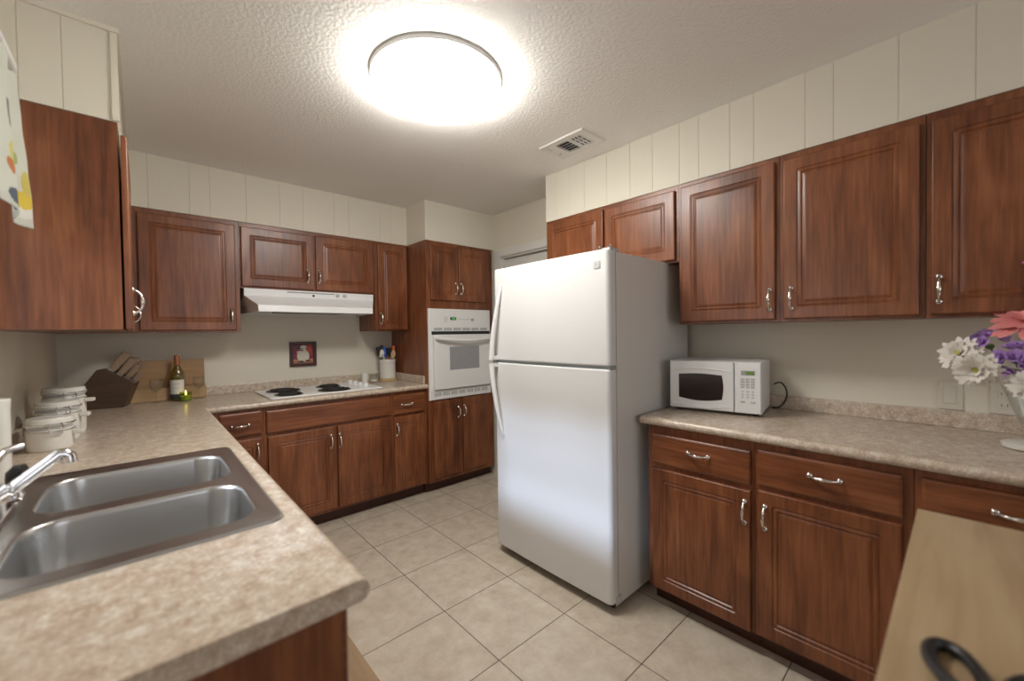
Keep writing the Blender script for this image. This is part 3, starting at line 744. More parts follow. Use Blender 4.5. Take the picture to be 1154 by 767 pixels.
# local frame: front faces -x, left side (door) toward +y
W2 = .205; X0, X1, Z0, Z1 = -.165, .141, .012, .256
bm = nb(); rbox(bm, (X0, -W2, Z0), (X1, W2, Z1), .005); obj('case', bm, 'white', t, w=False, smooth=True)
ysp = -W2+.112
bm = nb()
rings_ = []
def mwpanel(bm, y0, y1, z0, z1, x, th):
    pr = [(0, 0, .002), (0, th*.6, .003), (.004, th, .006)]
    rect_stack(bm, y1-y0, z1-z0, pr, frame_mat((x, y1, z0), (0, -1, 0), (-1, 0, 0)))
mwpanel(bm, ysp+.001, W2, Z0+.002, Z1, X0, .020); dr = obj('door', bm, 'white', t, w=False, smooth=True)
bm = nb()
zc0, zc1 = .070, .188; yl, yr = W2-.046, ysp+.052
pts = []
for k in range(9): q = k/8; pts.append((yl+(yr-yl)*q, zc1+.006*math.sin(PI*q)))
for k in range(1, 9): q = k/8; pts.append((yr-.007*math.sin(PI*q), zc1+(zc0-zc1)*q))
for k in range(1, 9): q = k/8; pts.append((yr+(yl-yr)*q, zc0-.012*math.sin(PI*q)))
prism(bm, pts, 'x', X0-.0215, X0-.0195); obj('door_window', bm, 'blackgloss', dr, w=False)
bm = nb()
def arcbar(bm, z, dz):
    path = [(X0-.0195-.002*math.sin(PI*k/14), W2-.012+(ysp+.012-W2+.012)*k/14, z+dz*math.sin(PI*k/14)) for k in range(15)]
    tube(bm, path, .0035, 6)
arcbar(bm, .207, .012); arcbar(bm, .040, -.016); obj('door_rib', bm, 'white', dr, w=False, smooth=True)
bm = nb(); mwpanel(bm, -W2, ysp-.001, Z0+.002, Z1, X0, .018); cp = obj('control_panel', bm, 'white', t, w=False, smooth=True)
bm = nb(); box(bm, (X0-.0195, ysp-.087, .195), (X0-.0175, ysp-.030, .216)); obj('display_bezel', bm, 'grey', cp, w=False)
bm = nb(); box(bm, (X0-.0203, ysp-.083, .198), (X0-.0190, ysp-.050, .213)); obj('clock_display', bm, 'greenlcd', cp, w=False)
bm = nb()
for r in range(4):
    for c in range(3): rbox(bm, (X0-.0195, ysp-.028-.021*c-.016, .172-.0125*r), (X0-.0176, ysp-.028-.021*c, .181-.0125*r), .0006)
for r in range(3):
    for c in range(3): rbox(bm, (X0-.0195, ysp-.031-.021*c-.010, .115-.0135*r), (X0-.0176, ysp-.031-.021*c, .121-.0135*r), .0006)
for c in range(2): rbox(bm, (X0-.0195, ysp-.028-.042*c-.019, .064), (X0-.0176, ysp-.028-.042*c, .073), .0006)
obj('keypad', bm, 'lightgrey', cp, w=False)
for x in (X0+.03, X1-.03):
    for y in (-W2+.03, W2-.03):
        bm = nb(); lathe(bm, [(.012, 0), (.012, .013)], (x, y, 0), 12); obj('foot', bm, 'dark', t, w=False)
def smooth_path(P, n=6):
    P = [Vector(p) for p in P]; out = []
    for i in range(len(P)-1):
        a, b, c, d = P[max(i-1, 0)], P[i], P[i+1], P[min(i+2, len(P)-1)]
        for k in range(n):
            q = k/n; out.append(.5*((2*b)+(c-a)*q+(2*a-5*b+4*c-d)*q*q+(3*b-a-3*c+d)*q**3))
    return out+[P[-1]]
bm = nb(); tube(bm, smooth_path([(2.790, -2.925, 1.04), (2.793, -2.955, 1.05), (2.793, -2.978, 1.02), (2.790, -2.982, .980), (2.788, -2.965, .940), (2.785, -2.94, .9195), (2.780, -2.92, .9190)]), .0036, 8)
tag(recenter(obj('power_cord', bm, 'dark', smooth=True)), 'dark power cord looping behind the microwave', 'cord')

# ------------------------------------------------------------------ wall plates, ceiling fixtures, picture
t = thing('switch_plate', 'plain white wall plate above the right backsplash, left of the vase', 'wall plate', (XR, -3.545, .99))
bm = nb(); rbox(bm, (XR-.006, -3.583, .986), (XR-.0005, -3.513, 1.100), .002); pl = obj('cover_plate', bm, 'plate', t)
bm = nb(); rbox(bm, (XR-.009, -3.565, 1.010), (XR-.0055, -3.531, 1.076), .001); obj('rocker', bm, 'plate', t)
t = thing('outlet_plate', 'white wall outlet behind the flower vase', 'outlet', (XR, -3.685, .99))
bm = nb(); rbox(bm, (XR-.006, -3.725, .984), (XR-.0005, -3.655, 1.098), .002); obj('cover_plate', bm, 'plate', t)
for zz in (1.062, 1.018):
    bm = nb(); rbox(bm, (XR-.008, -3.706, zz-.014), (XR-.0055, -3.674, zz+.014), .001); s_ = obj('socket', bm, 'plate', t)
    bm = nb(); box(bm, (XR-.0086, -3.699, zz-.004), (XR-.0078, -3.697, zz+.006)); box(bm, (XR-.0086, -3.684, zz-.004), (XR-.0078, -3.682, zz+.005)); obj('slots', bm, 'dark', s_)
t = thing('ceiling_light', 'large round glowing flush ceiling light', 'ceiling light', (1.335, -2.06, ZC-.09))
LC = (1.335, -2.062, ZC)
bm = nb(); lathe(bm, [(.275, -.0005), (.277, -.012), (.272, -.020), (.2, -.020)], LC, 64); obj('mounting_pan', bm, 'pan', t, smooth=True)
bm = nb(); lathe(bm, [(.268, -.0205), (.268, -.040), (.262, -.055), (.245, -.070), (.21, -.082), (.15, -.090), (.08, -.094), (.02, -.095)], LC, 64, cs=False); obj('diffuser', bm, 'lamp', t, smooth=True)
# ceiling register
t = thing('ceiling_vent', 'small white louvred air register on the ceiling', 'air vent', (2.243, -2.055, ZC-.01))
vx0, vx1, vy0, vy1 = 2.136, 2.350, -2.212, -1.896
bm = nb(); box(bm, (vx0+.012, vy0+.012, ZC-.0015), (vx1-.012, vy1-.012, ZC-.0003)); obj('duct_opening', bm, 'dark', t)
bm = nb()
gx0, gx1, gy0, gy1 = vx0+.040, vx1-.045, vy0+.040, vy1-.092
zf = (ZC-.012, ZC-.0012)
box(bm, (vx0, vy0, zf[0]), (gx0, vy1, zf[1])); box(bm, (gx1, vy0, zf[0]), (vx1, vy1, zf[1])); box(bm, (gx0, vy0, zf[0]), (gx1, gy0, zf[1])); box(bm, (gx0, gy1, zf[0]), (gx1, vy1, zf[1]))
ym = (gy0+gy1)/2
box(bm, (gx0, ym-.005, zf[0]), (gx1, ym+.005, zf[1]))
obj('frame', bm, 'trim', t)
def slat(c, size, rot, ax):
    bm = nb(); box(bm, tuple(-s/2 for s in size), tuple(s/2 for s in size), Matrix.Translation(c) @ Matrix.Rotation(rot, 4, ax)); obj('louver', bm, 'trim', t)
for k in range(5): slat((gx0+(gx1-gx0)*(k+.5)/5, (ym+gy1)/2+.001, ZC-.0080), (.0105, gy1-ym-.006, .0013), math.radians(-35), 'Y')
for k in range(4): slat(((gx0+gx1)/2, gy0+(ym-gy0)*(k+.5)/4, ZC-.0080), (gx1-gx0, .0085, .0013), math.radians(-32), 'X')
for k in range(2): slat((gx0+(gx1-gx0)*(k+1)/3, (ym+gy0)/2, ZC-.0065), (.0015, ym-gy0, .006), 0, 'X')
bm = nb()
for k in range(3): box(bm, (vx0+.03+k*.016, vy1-.040, ZC-.0128), (vx0+.038+k*.016, vy1-.034, ZC-.0119))
box(bm, (vx0+.14, vy1-.05, ZC-.016), (vx0+.144, vy1-.03, ZC-.0119))
obj('damper_lever', bm, 'grey', t)
# framed picture
def colgrid(name, nx, ny, pos, colf, parent, mat):
    bm = nb(); lay = bm.loops.layers.float_color.new('print')
    V = [[bm.verts.new(pos(i/nx, j/ny)) for i in range(nx+1)] for j in range(ny+1)]
    for j in range(ny):
        for i in range(nx):
            f = bm.faces.new((V[j][i], V[j][i+1], V[j+1][i+1], V[j+1][i]))
            c = colf((i+.5)/nx, (j+.5)/ny)
            for l in f.loops: l[lay] = (*c, 1)
    return bm
def ell(u, v, cx, cy, rx, ry): return ((u-cx)/rx)**2+((v-cy)/ry)**2 < 1
t = thing('framed_picture', 'small red picture in a dark frame on the back wall above the cooktop', 'picture', (1.33, -.01, 1.078))
px0, px1, pz0, pz1 = 1.236, 1.434, 1.079, 1.276
bm = nb(); fw_ = .024
for a, b in (((px0, -.020, pz0), (px0+fw_, -.0005, pz1)), ((px1-fw_, -.020, pz0), (px1, -.0005, pz1)), ((px0+fw_, -.020, pz0), (px1-fw_, -.0005, pz0+fw_)), ((px0+fw_, -.020, pz1-fw_), (px1-fw_, -.0005, pz1))): rbox(bm, a, b, .003)
obj('frame', bm, 'frame', t)
def piccol(u, v):
    c = (.30, .045, .04) if (u > .45 and v > .45) else (.20, .025, .045)
    if v < .22: c = (.46, .22, .10)
    if v < .12: c = (.33, .13, .06)
    if ell(u, v, .80, .72, .12, .12): c = (.50, .06, .03)
    if ell(u, v, .5, .40, .30, .33) and v > .08: c = (.62, .58, .48)
    if ell(u, v, .28, .60, .09, .07): c = (.60, .48, .40)
    if ell(u, v, .50, .72, .14, .13): c = (.62, .54, .44)
    if ell(u, v, .40, .84, .26, .07) : c = (.06, .055, .05)
    if ell(u, v, .52, .87, .16, .08): c = (.66, .64, .58)
    if ell(u, v, .43, .70, .08, .04): c = (.08, .05, .05)
    if ell(u, v, .40, .10, .14, .05) or ell(u, v, .72, .14, .13, .05): c = (.05, .045, .045)
    return c
bm = colgrid('p', 44, 44, lambda u, v: (px0+fw_-.001+(px1-px0-2*fw_+.002)*u, -.008, pz0+fw_-.001+(pz1-pz0-2*fw_+.002)*v), piccol, None, None)
pr_ = obj('print', bm, 'picprint', t); sm_ = pr_.modifiers.new('depth', 'SOLIDIFY'); sm_.thickness = .003

# ------------------------------------------------------------------ items by the cooktop
def lathe_thing(name, prof, mat, c, label, cat, n=28, group=None, **kw):
    bm = nb(); lathe(bm, prof, c, n, **kw); return tag(recenter(obj(name, bm, mat, smooth=True)), label, cat, group)
t = thing('utensil_crock', 'white ceramic crock of cooking utensils beside the tall oven cabinet', 'crock', (2.005, -.115, CT))
cc = (2.000, -.118, CT)
bm = nb(); lathe(bm, [(.076, 0), (.078, .004), (.078, .018), (.074, .022)], cc, 32); obj('base_ring', bm, 'spoonwood', t, smooth=True)
bm = nb(); lathe(bm, [(.066, .022), (.070, .026), (.069, .165), (.072, .170), (.073, .185), (.071, .190), (.064, .190), (.063, .05), (.01, .045)], cc, 36); obj('jar', bm, 'ceramic', t, smooth=True)
bm = nb()
for k in range(22):
    a = 2*PI*k/22; lathe(bm, [(.0035, 0), (.003, .002), (.001, .0025)], n=8, mat=Matrix.Translation((cc[0]+.0695*math.cos(a), cc[1]+.0695*math.sin(a), CT+.155)) @ Matrix.Rotation(a, 4, 'Z') @ Matrix.Rotation(PI/2, 4, 'Y'))
obj('dot_band', bm, 'grey', t)
def utensil(name, label, cat, foot, head, mat_h, kind, mat_head, rad=.005):
    t = thing(name, label, cat, (cc[0]+foot[0], cc[1]+foot[1], CT+.052), 0, 'utensils in the crock')
    a = Vector((cc[0]+foot[0], cc[1]+foot[1], CT+.052)); b = Vector((cc[0]+head[0], cc[1]+head[1], CT+head[2]))
    bm = nb(); tube(bm, [a.lerp(b, k/4) for k in range(5)], rad, 8); obj('shaft', bm, mat_h, t, smooth=True)
    d = (b-a).normalized(); bm = nb()
    # head is built along d, wide in x
    up = d; sx = Vector((.8, -.6, 0)); sx = (sx-up*sx.dot(up)).normalized(); nn = up.cross(sx)
    R = Matrix(((sx.x, nn.x, up.x, b.x), (sx.y, nn.y, up.y, b.y), (sx.z, nn.z, up.z, b.z), (0, 0, 0, 1)))
    if kind == 'flat': rbox(bm, (-.024, -.003, -.005), (.024, .003, .075), .002, 2, R)
    elif kind == 'spoon': lathe(bm, [(.004, -.004), (.016, .012), (.022, .035), (.020, .055), (.010, .07), (.002, .074)], n=20, sy=.3, mat=R)
    elif kind == 'ladle': lathe(bm, [(.002, -.012), (.020, -.008), (.034, .006), (.038, .022), (.034, .022), (.018, -.002), (.002, -.006)], n=20, mat=R @ Matrix.Rotation(math.radians(-75), 4, 'Y'))
    elif kind == 'grip': tube(bm, [R @ Vector((0, 0, z)) for z in (-.02, 0, .04, .07, .075)], [.007, .0125, .013, .011, .006], 12)
    elif kind == 'fork':
        rbox(bm, (-.020, -.003, -.004), (.020, .003, .02), .002, 2, R)
        for k in range(4): rbox(bm, (-.020+k*.0115, -.003, .018), (-.015+k*.0115, .003, .062), .001, 1, R)
    obj('head', bm, mat_head, t, smooth=True)
utensil('spatula', 'black spatula leaning to the left in the crock', 'utensil', (-.02, .01), (-.050, .038, .228), 'black', 'flat', 'black')
utensil('slotted_spoon', 'black slotted spoon standing at the back of the crock', 'utensil', (-.005, .03), (-.026, .038, .245), 'black', 'spoon', 'black')
utensil('silicone_brush', 'utensil with a bright blue grip in the crock', 'utensil', (.0, -.015), (-.028, -.022, .225), 'nickel', 'grip', 'blue')
utensil('meat_fork', 'dark serving fork with a reddish shaft in the middle of the crock', 'utensil', (.01, .012), (.012, .01, .225), 'orange', 'fork', 'black')
utensil('turner', 'black turner at the right rear of the crock', 'utensil', (.025, .03), (.030, .035, .215), 'black', 'flat', 'black')
utensil('peeler', 'slim orange-handled utensil at the right side of the crock', 'utensil', (.035, .0), (.058, .005, .235), 'nickel', 'grip', 'orange', .004)
utensil('wooden_spoon', 'pale wooden spoon at the right front of the crock', 'utensil', (.018, -.03), (.034, -.035, .195), 'spoonwood', 'spoon', 'spoonwood')
utensil('ladle', 'white ladle hooked over the left front of the crock', 'utensil', (-.030, -.028), (-.060, -.047, .242), 'ceramic', 'ladle', 'ceramic')
lathe_thing('spoon_rest_cup', [(.022, 0), (.026, .004), (.029, .06), (.031, .085), (.028, .085), (.025, .01), (.005, .008)], 'ceramic', (1.778, -.150, CT), 'small white cup behind the cooktop knobs', 'cup')
t = thing('glass_jar', 'small clear glass jar with a metal band beside the white utensil crock', 'jar', (1.85, -.16, CT))
bm = nb(); lathe(bm, [(.034, 0), (.037, .004), (.038, .045), (.034, .052), (.036, .075), (.034, .075), (.032, .053), (.035, .045), (.034, .006), (.004, .005)], (1.850, -.165, CT), 28); obj('jar_body', bm, 'glass', t, smooth=True)
bm = nb(); lathe(bm, [(.036, .048), (.038, .050), (.038, .056), (.036, .058)], (1.850, -.165, CT), 28, cs=False, ce=False); obj('band', bm, 'chrome', t, smooth=True)
bm = nb(); lathe(bm, [(.031, .007), (.033, .03), (.004, .032)], (1.850, -.165, CT), 28); obj('contents', bm, 'ceramic', t, smooth=True)

# ------------------------------------------------------------------ back left corner group
# boards
def board(name, x0, x1, z0, z1, y, th, label, tilt=0, mt='bamboo'):
    t = bm = nb(); rings = []
    rect_stack(bm, x1-x0, z1-z0, [(0, 0, .008), (0, th-.002, .008), (.002, th, .008)], frame_mat((0, 0, 0), (1, 0, 0), (0, -1, 0)))
    o = obj(name, bm, mt, smooth=True); o.location = (x0, y, z0); o.rotation_euler = (tilt, 0, 0)
    return tag(o, label, 'cutting board', 'wooden cutting boards')
board('cutting_board', .300, .690, CT, 1.176, -.050, .018, 'tall wooden cutting board leaning against the back wall behind the bottle', math.radians(-6))
board('cutting_board', .285, .695, CT, .996, -.080, .020, 'low wooden cutting board standing in front of the tall board', math.radians(-5), 'bamboo_light')
# knife block
KB = thing('knife_block', 'dark brown slanted wooden knife block in the back left corner', 'knife block', (.208, -.155, CT), math.radians(-12))
prof = [(-.125, 0), (.055, 0), (.075, .020), (.112, .108), (-.035, .205), (-.060, .200), (-.125, .11)]
prof = [(-.105, 0), (.090, 0), (.140, .140), (.020, .228), (-.022, .228), (-.105, .100)]
bm = nb(); prism(bm, prof, 'y', -.062, .062)
bmesh.ops.bevel(bm, geom=list(bm.edges), offset=.003, segments=2, affect='EDGES', profile=.5)
obj('block', bm, 'block', KB, w=False, smooth=True)
# knives: direction normal to slanted face
fa = Vector((.020, 0, .228)); fb = Vector((.140, 0, .140)); tdir = (fb-fa).normalized(); nrm = Vector((.592, 0, .806)).normalized()
specs = [(.12, -.040, .128, .0145, ''), (.14, .005, .125, .0145, ''), (.42, -.044, .115, .0125, ''), (.44, .0, .125, .0125, ''), (.68, -.036, .095, .011, ''), (.68, .012, .120, .011, ''), (.90, -.012, .06, .010, '')]
desc = ['large knife with wooden handle at the top front of the knife block', 'large knife with wooden handle at the top rear of the knife block', 'knife in the second row of the block, nearer the viewer', 'knife in the second row of the block, nearer the wall', 'small knife in the third row of the block, nearer the viewer', 'small knife in the third row of the block, nearer the wall', 'shortest knife at the low right edge of the knife block']
Rz = Matrix.Rotation(math.radians(-12), 4, 'Z')
for (q, y, L, r, nm), ds in zip(specs, desc):
    p = fa.lerp(fb, q)+Vector((0, y, 0))
    base = KB.location+(Rz @ p)
    k = thing('kitchen_knife', ds, 'knife', base, math.radians(-12), 'knives in the knife block')
    R = Matrix(((tdir.x, 0, nrm.x, 0), (0, 1, 0, 0), (tdir.z, 0, nrm.z, 0), (0, 0, 0, 1)))
    bm = nb(); rings = []
    for z, a, b in ((.014, .9, .9), (.03, 1, 1), (L*.5, 1.1, .85), (L*.85, 1.15, 1), (L, 1.0, .9)):
        rings.append([R @ Vector((pp[0]*1.35*a, pp[1]*b, z)) for pp in rrect(-r, r, -r*.8, r*.8, r*.5, 3)])
    loops(bm, rings); obj('handle_grip', bm, 'knifewood', k, w=False, smooth=True)
    bm = nb(); box(bm, (-r*1.2, -r*.75, .001), (r*1.2, r*.75, .014), R); 
    obj('bolster', bm, 'chrome', k, w=False)
# wine bottle
t = thing('wine_bottle', 'olive glass wine bottle with a copper neck foil and white label', 'bottle', (.548, -.150, CT))
bc = (.540, -.135, CT)
bm = nb(); lathe(bm, [(.032, .004), (.0365, 0), (.0375, .006), (.0378, .155), (.036, .175), (.029, .195), (.019, .215), (.0145, .235), (.0138, .285), (.0145, .287), (.0145, .292), (.004, .292)], bc, 36); obj('glass_body', bm, 'bottle', t, smooth=True)
bm = nb(); lathe(bm, [(.0362, .006), (.0366, .150), (.035, .165), (.003, .165)], bc, 30); obj('wine', bm, simple('white_wine', (.30, .26, .045), .2), t, smooth=True)
bm = nb(); lathe(bm, [(.0152, .228), (.0150, .286), (.0156, .288), (.0156, .2935), (.003, .294)], bc, 24, cs=False); obj('neck_foil', bm, 'copper', t, smooth=True)
def wrap(bm, r, z0, z1, a0, a1, c, n=18):
    A = [[(c[0]+rr*math.cos(math.radians(a0+(a1-a0)*k/n)), c[1]+rr*math.sin(math.radians(a0+(a1-a0)*k/n)), c[2]+z) for k in range(n+1)] for rr, z in ((r, z0), (r+.0006, z0), (r+.0006, z1), (r, z1))]
    loops(bm, A+[A[0]], False, False, cyclic=False)
bm = nb(); wrap(bm, .0380, .045, .135, 175, 325, bc); lb = obj('label', bm, 'label', t, smooth=True)
bm = nb(); wrap(bm, .0383, .014, .040, 175, 325, bc); obj('lower_label', bm, 'labeldark', t, smooth=True)
bm = nb(); wrap(bm, .0387, .108, .111, 225, 285, bc); wrap(bm, .0387, .088, .090, 235, 275, bc); wrap(bm, .0387, .078, .080, 232, 278, bc); obj('label_print', bm, 'grey', lb)
# wine glasses
def wineglass(c, label):
    bm = nb(); lathe(bm, [(.030, 0), (.031, .002), (.012, .006), (.004, .012), (.0035, .060), (.008, .068), (.026, .082), (.033, .105), (.032, .130), (.028, .150), (.0272, .150), (.031, .130), (.0318, .105), (.025, .084), (.006, .071)], c, 30)
    return tag(recenter(obj('wine_glass', bm, 'glass', smooth=True)), label, 'wine glass', 'stemmed glasses by the boards')
wineglass((.432, -.160, CT), 'stemmed clear wine glass left of the wine bottle')
wineglass((.650, -.145, CT), 'stemmed clear wine glass right of the candle')
# candle
t = thing('votive_candle', 'lit candle in a small green glass in front of the wine bottle', 'candle', (.588, -.222, CT))
vc = (.575, -.215, CT)
bm = nb(); lathe(bm, [(.026, 0), (.029, .003), (.033, .058), (.031, .058), (.0275, .006), (.004, .005)], vc, 30); obj('glass_cup', bm, 'greenglass', t, smooth=True)
bm = nb(); lathe(bm, [(.0265, .007), (.0287, .034), (.004, .033)], vc, 30); obj('wax', bm, 'wax', t, smooth=True)
bm = nb(); tube(bm, [(vc[0], vc[1], CT+.033), (vc[0]+.001, vc[1], CT+.042)], .0012, 6); obj('wick', bm, 'dark', t)
bm = nb(); lathe(bm, [(.001, .039), (.0042, .044), (.0048, .050), (.003, .058), (.0008, .068)], vc, 14); obj('flame', bm, 'flame', t, smooth=True)
# canisters
def canister(c, h, R, label):
    t = thing('clip_top_canister', label, 'canister', c, 0, 'white canisters along the left wall')
    bm = nb(); lathe(bm, [(R*.92, 0), (R*.98, .006), (R*1.02, h*.4), (R*1.02, h-.052), (R*1.0, h-.044), (R*.97, h-.040), (.01, h-.040)], c, 40); obj('jar', bm, 'ceramic', t, smooth=True)
    bm = nb(); lathe(bm, [(R*.93, h-.0395), (R*.96, h-.038), (R*.96, h-.032), (R*.93, h-.0305)], c, 40); obj('gasket', bm, 'lightgrey', t, smooth=True)
    bm = nb(); lathe(bm, [(R*.97, h-.030), (R*1.03, h-.028), (R*1.035, h-.014), (R*1.0, h-.012), (R*1.0, h-.004), (R*.95, h), (.01, h-.001)], c, 40); obj('lid', bm, 'ceramic', t, smooth=True)
    bm = nb()
    for z, k in (((h-.047)/h, 1.03), ((h-.021)/h, 1.06)):
        tube(bm, [(c[0]+R*k*math.cos(a*PI/18), c[1]+R*k*math.sin(a*PI/18), c[2]+h*z) for a in range(37)], .0024, 6)
    for s_ in (-1, 1):
        a0 = math.radians(-72+s_*14)
        tube(bm, [(c[0]+R*1.03*math.cos(a0), c[1]+R*1.03*math.sin(a0), c[2]+h-.018), (c[0]+(R*1.03+.012)*math.cos(a0), c[1]+(R*1.03+.012)*math.sin(a0), c[2]+h-.032), (c[0]+(R*1.03+.004)*math.cos(a0), c[1]+(R*1.03+.004)*math.sin(a0), c[2]+h-.056)], .0022, 6)
    a0, a1 = math.radians(-86), math.radians(-58)
    tube(bm, [(c[0]+(R*1.03+.006)*math.cos(a0+(a1-a0)*k/6), c[1]+(R*1.03+.006)*math.sin(a0+(a1-a0)*k/6), c[2]+h-.056) for k in range(7)], .0028, 6)
    obj('wire_bail', bm, 'chrome', t, smooth=True)
    bm = nb(); m_ = Matrix.Translation((c[0], c[1], c[2])) @ Matrix.Rotation(math.radians(-12), 4, 'Z')
    rbox(bm, (R*1.0, -.016, h-.068), (R*1.0+.030, .016, h-.052), .004, 2, m_); obj('lug', bm, 'ceramic', t, smooth=True)
canister((.110, -1.285, CT), .118, .062, 'nearest and shortest white clip-top canister behind the sink')
canister((.112, -1.110, CT), .158, .064, 'middle white clip-top canister of the row on the left wall')
canister((.114, -.930, CT), .198, .066, 'farthest and tallest white clip-top canister, next to the knife block')
t = thing('tall_crock', 'tall white crock cut off by the left edge of the view', 'crock', (.0535, -1.715, CT))
bm = nb(); lathe(bm, [(.026, 0), (.028, .004), (.029, .215), (.030, .220), (.031, .235), (.029, .238), (.026, .230), (.025, .012), (.005, .010)], (.0535, -1.715, CT), 36, sx=1); obj('jar', bm, 'ceramic', t, smooth=True)

# ------------------------------------------------------------------ curtain on the left window
def curt_col(u, v):
    # u 0..1 along y toward the back, v 0..1 up
    c = (.52, .53, .45)
    U = (u*4.0) % 1.0
    V = v/.9
    if V < .06: c = (.50, .51, .44)
    for (cx, cy, rx, ry, k) in ((.36, .40, .15, .11, (.50, .46, .14)), (.30, .60, .05, .10, (.56, .54, .42)), (.55, .40, .07, .10, (.20, .28, .08)), (.62, .50, .05, .05, (.30, .36, .14)),
            (.60, .12, .30, .06, (.62, .60, .54)), (.47, .27, .085, .08, (.30, .06, .05)), (.58, .25, .05, .05, (.09, .02, .06)), (.72, .21, .13, .07, (.58, .43, .05)),
            (.76, .34, .07, .09, (.50, .42, .10)), (.90, .30, .055, .06, (.30, .04, .05)), (.86, .40, .04, .04, (.22, .30, .09)), (.30, .09, .15, .06, (.08, .10, .13)), (.22, .30, .07, .05, (.44, .16, .06))):
        if ell(U, V, cx, cy, rx, ry): c = k
    if abs(U-.31) < .025 and .60 < V < .78: c = (.16, .14, .16)
    if abs(U-.55) < .012 and .48 < V < .66: c = (.30, .28, .24)
    return c
CY0, CY1 = -2.93, -1.612
def cpos(u, v):
    gather = 1-.10*v
    yy = CY0+(CY1-CY0)*u
    ye = CY1-.155*v**1.5 - .02*math.sin(v*22)*.3
    y0_ = CY0+.155*v**1.5
    yy = y0_+(ye-y0_)*u
    x = .120+.014*math.sin(u*PI*15)*(.5+.5*v)+.006*math.sin(u*41+v*3)
    z = 1.672+.40*v+.014*math.sin(u*PI*6)
    return (x, yy, z)
t = thing('window_valance', 'cream curtain valance printed with fruit and bottles at the upper left', 'curtain', (.12, -2.25, 1.67))
bm = colgrid('c', 300, 90, cpos, curt_col, None, None)
pr_ = obj('cloth', bm, 'print', t, smooth=True); sm_ = pr_.modifiers.new('depth', 'SOLIDIFY'); sm_.thickness = .0015
bm = nb(); tube(bm, [(.12, -2.85, 2.082), (.12, -1.80, 2.082)], .011, 12); 
for y in (-2.84, -1.82): tube(bm, [(0.0, y, 2.082), (.12, y, 2.082)], .007, 8)
obj('curtain_rod', bm, 'trim', t, smooth=True)

# ------------------------------------------------------------------ flowers in a vase
VX, VY = 2.545, -3.745
t = thing('glass_vase', 'clear glass vase with a thick white foot on the right counter', 'vase', (VX, VY, CT))
bm = nb(); lathe(bm, [(.068, 0), (.075, .003), (.076, .014), (.068, .020), (.02, .024)], (VX, VY, CT), 40); obj('foot', bm, 'ceramic', t, smooth=True)
bm = nb(); lathe(bm, [(.018, .0245), (.030, .034), (.026, .050), (.034, .080), (.055, .14), (.075, .20), (.085, .24), (.082, .24), (.072, .20), (.052, .14), (.031, .082), (.020, .055), (.004, .05)], (VX, VY, CT), 40); obj('bowl', bm, 'glass', t, smooth=True)
def petal_ring(bm, R, n, L, wd, lift, z0, curl=.0, base=.012, jit=.0):
    for k in range(n):
        a = 2*PI*k/n+random.uniform(-.1, .1)*jit; ll = L*random.uniform(1-.12*jit, 1+.08*jit); lf = lift+random.uniform(-.08, .08)*jit
        m_ = R @ Matrix.Rotation(a, 4, 'Z')
        rings = []
        for q, w in ((0, .25), (.3, .75), (.6, 1), (.85, .8), (1, .25)):
            x = base+ll*q*math.cos(lf); z = z0+ll*q*math.sin(lf)+curl*q*q*ll
            rings.append([m_ @ Vector((x, -wd*w/2, z+.0015)), m_ @ Vector((x, 0, z-.001)), m_ @ Vector((x, wd*w/2, z+.0015)), m_ @ Vector((x, 0, z+.0012))])
        loops(bm, rings)
FK = [0]
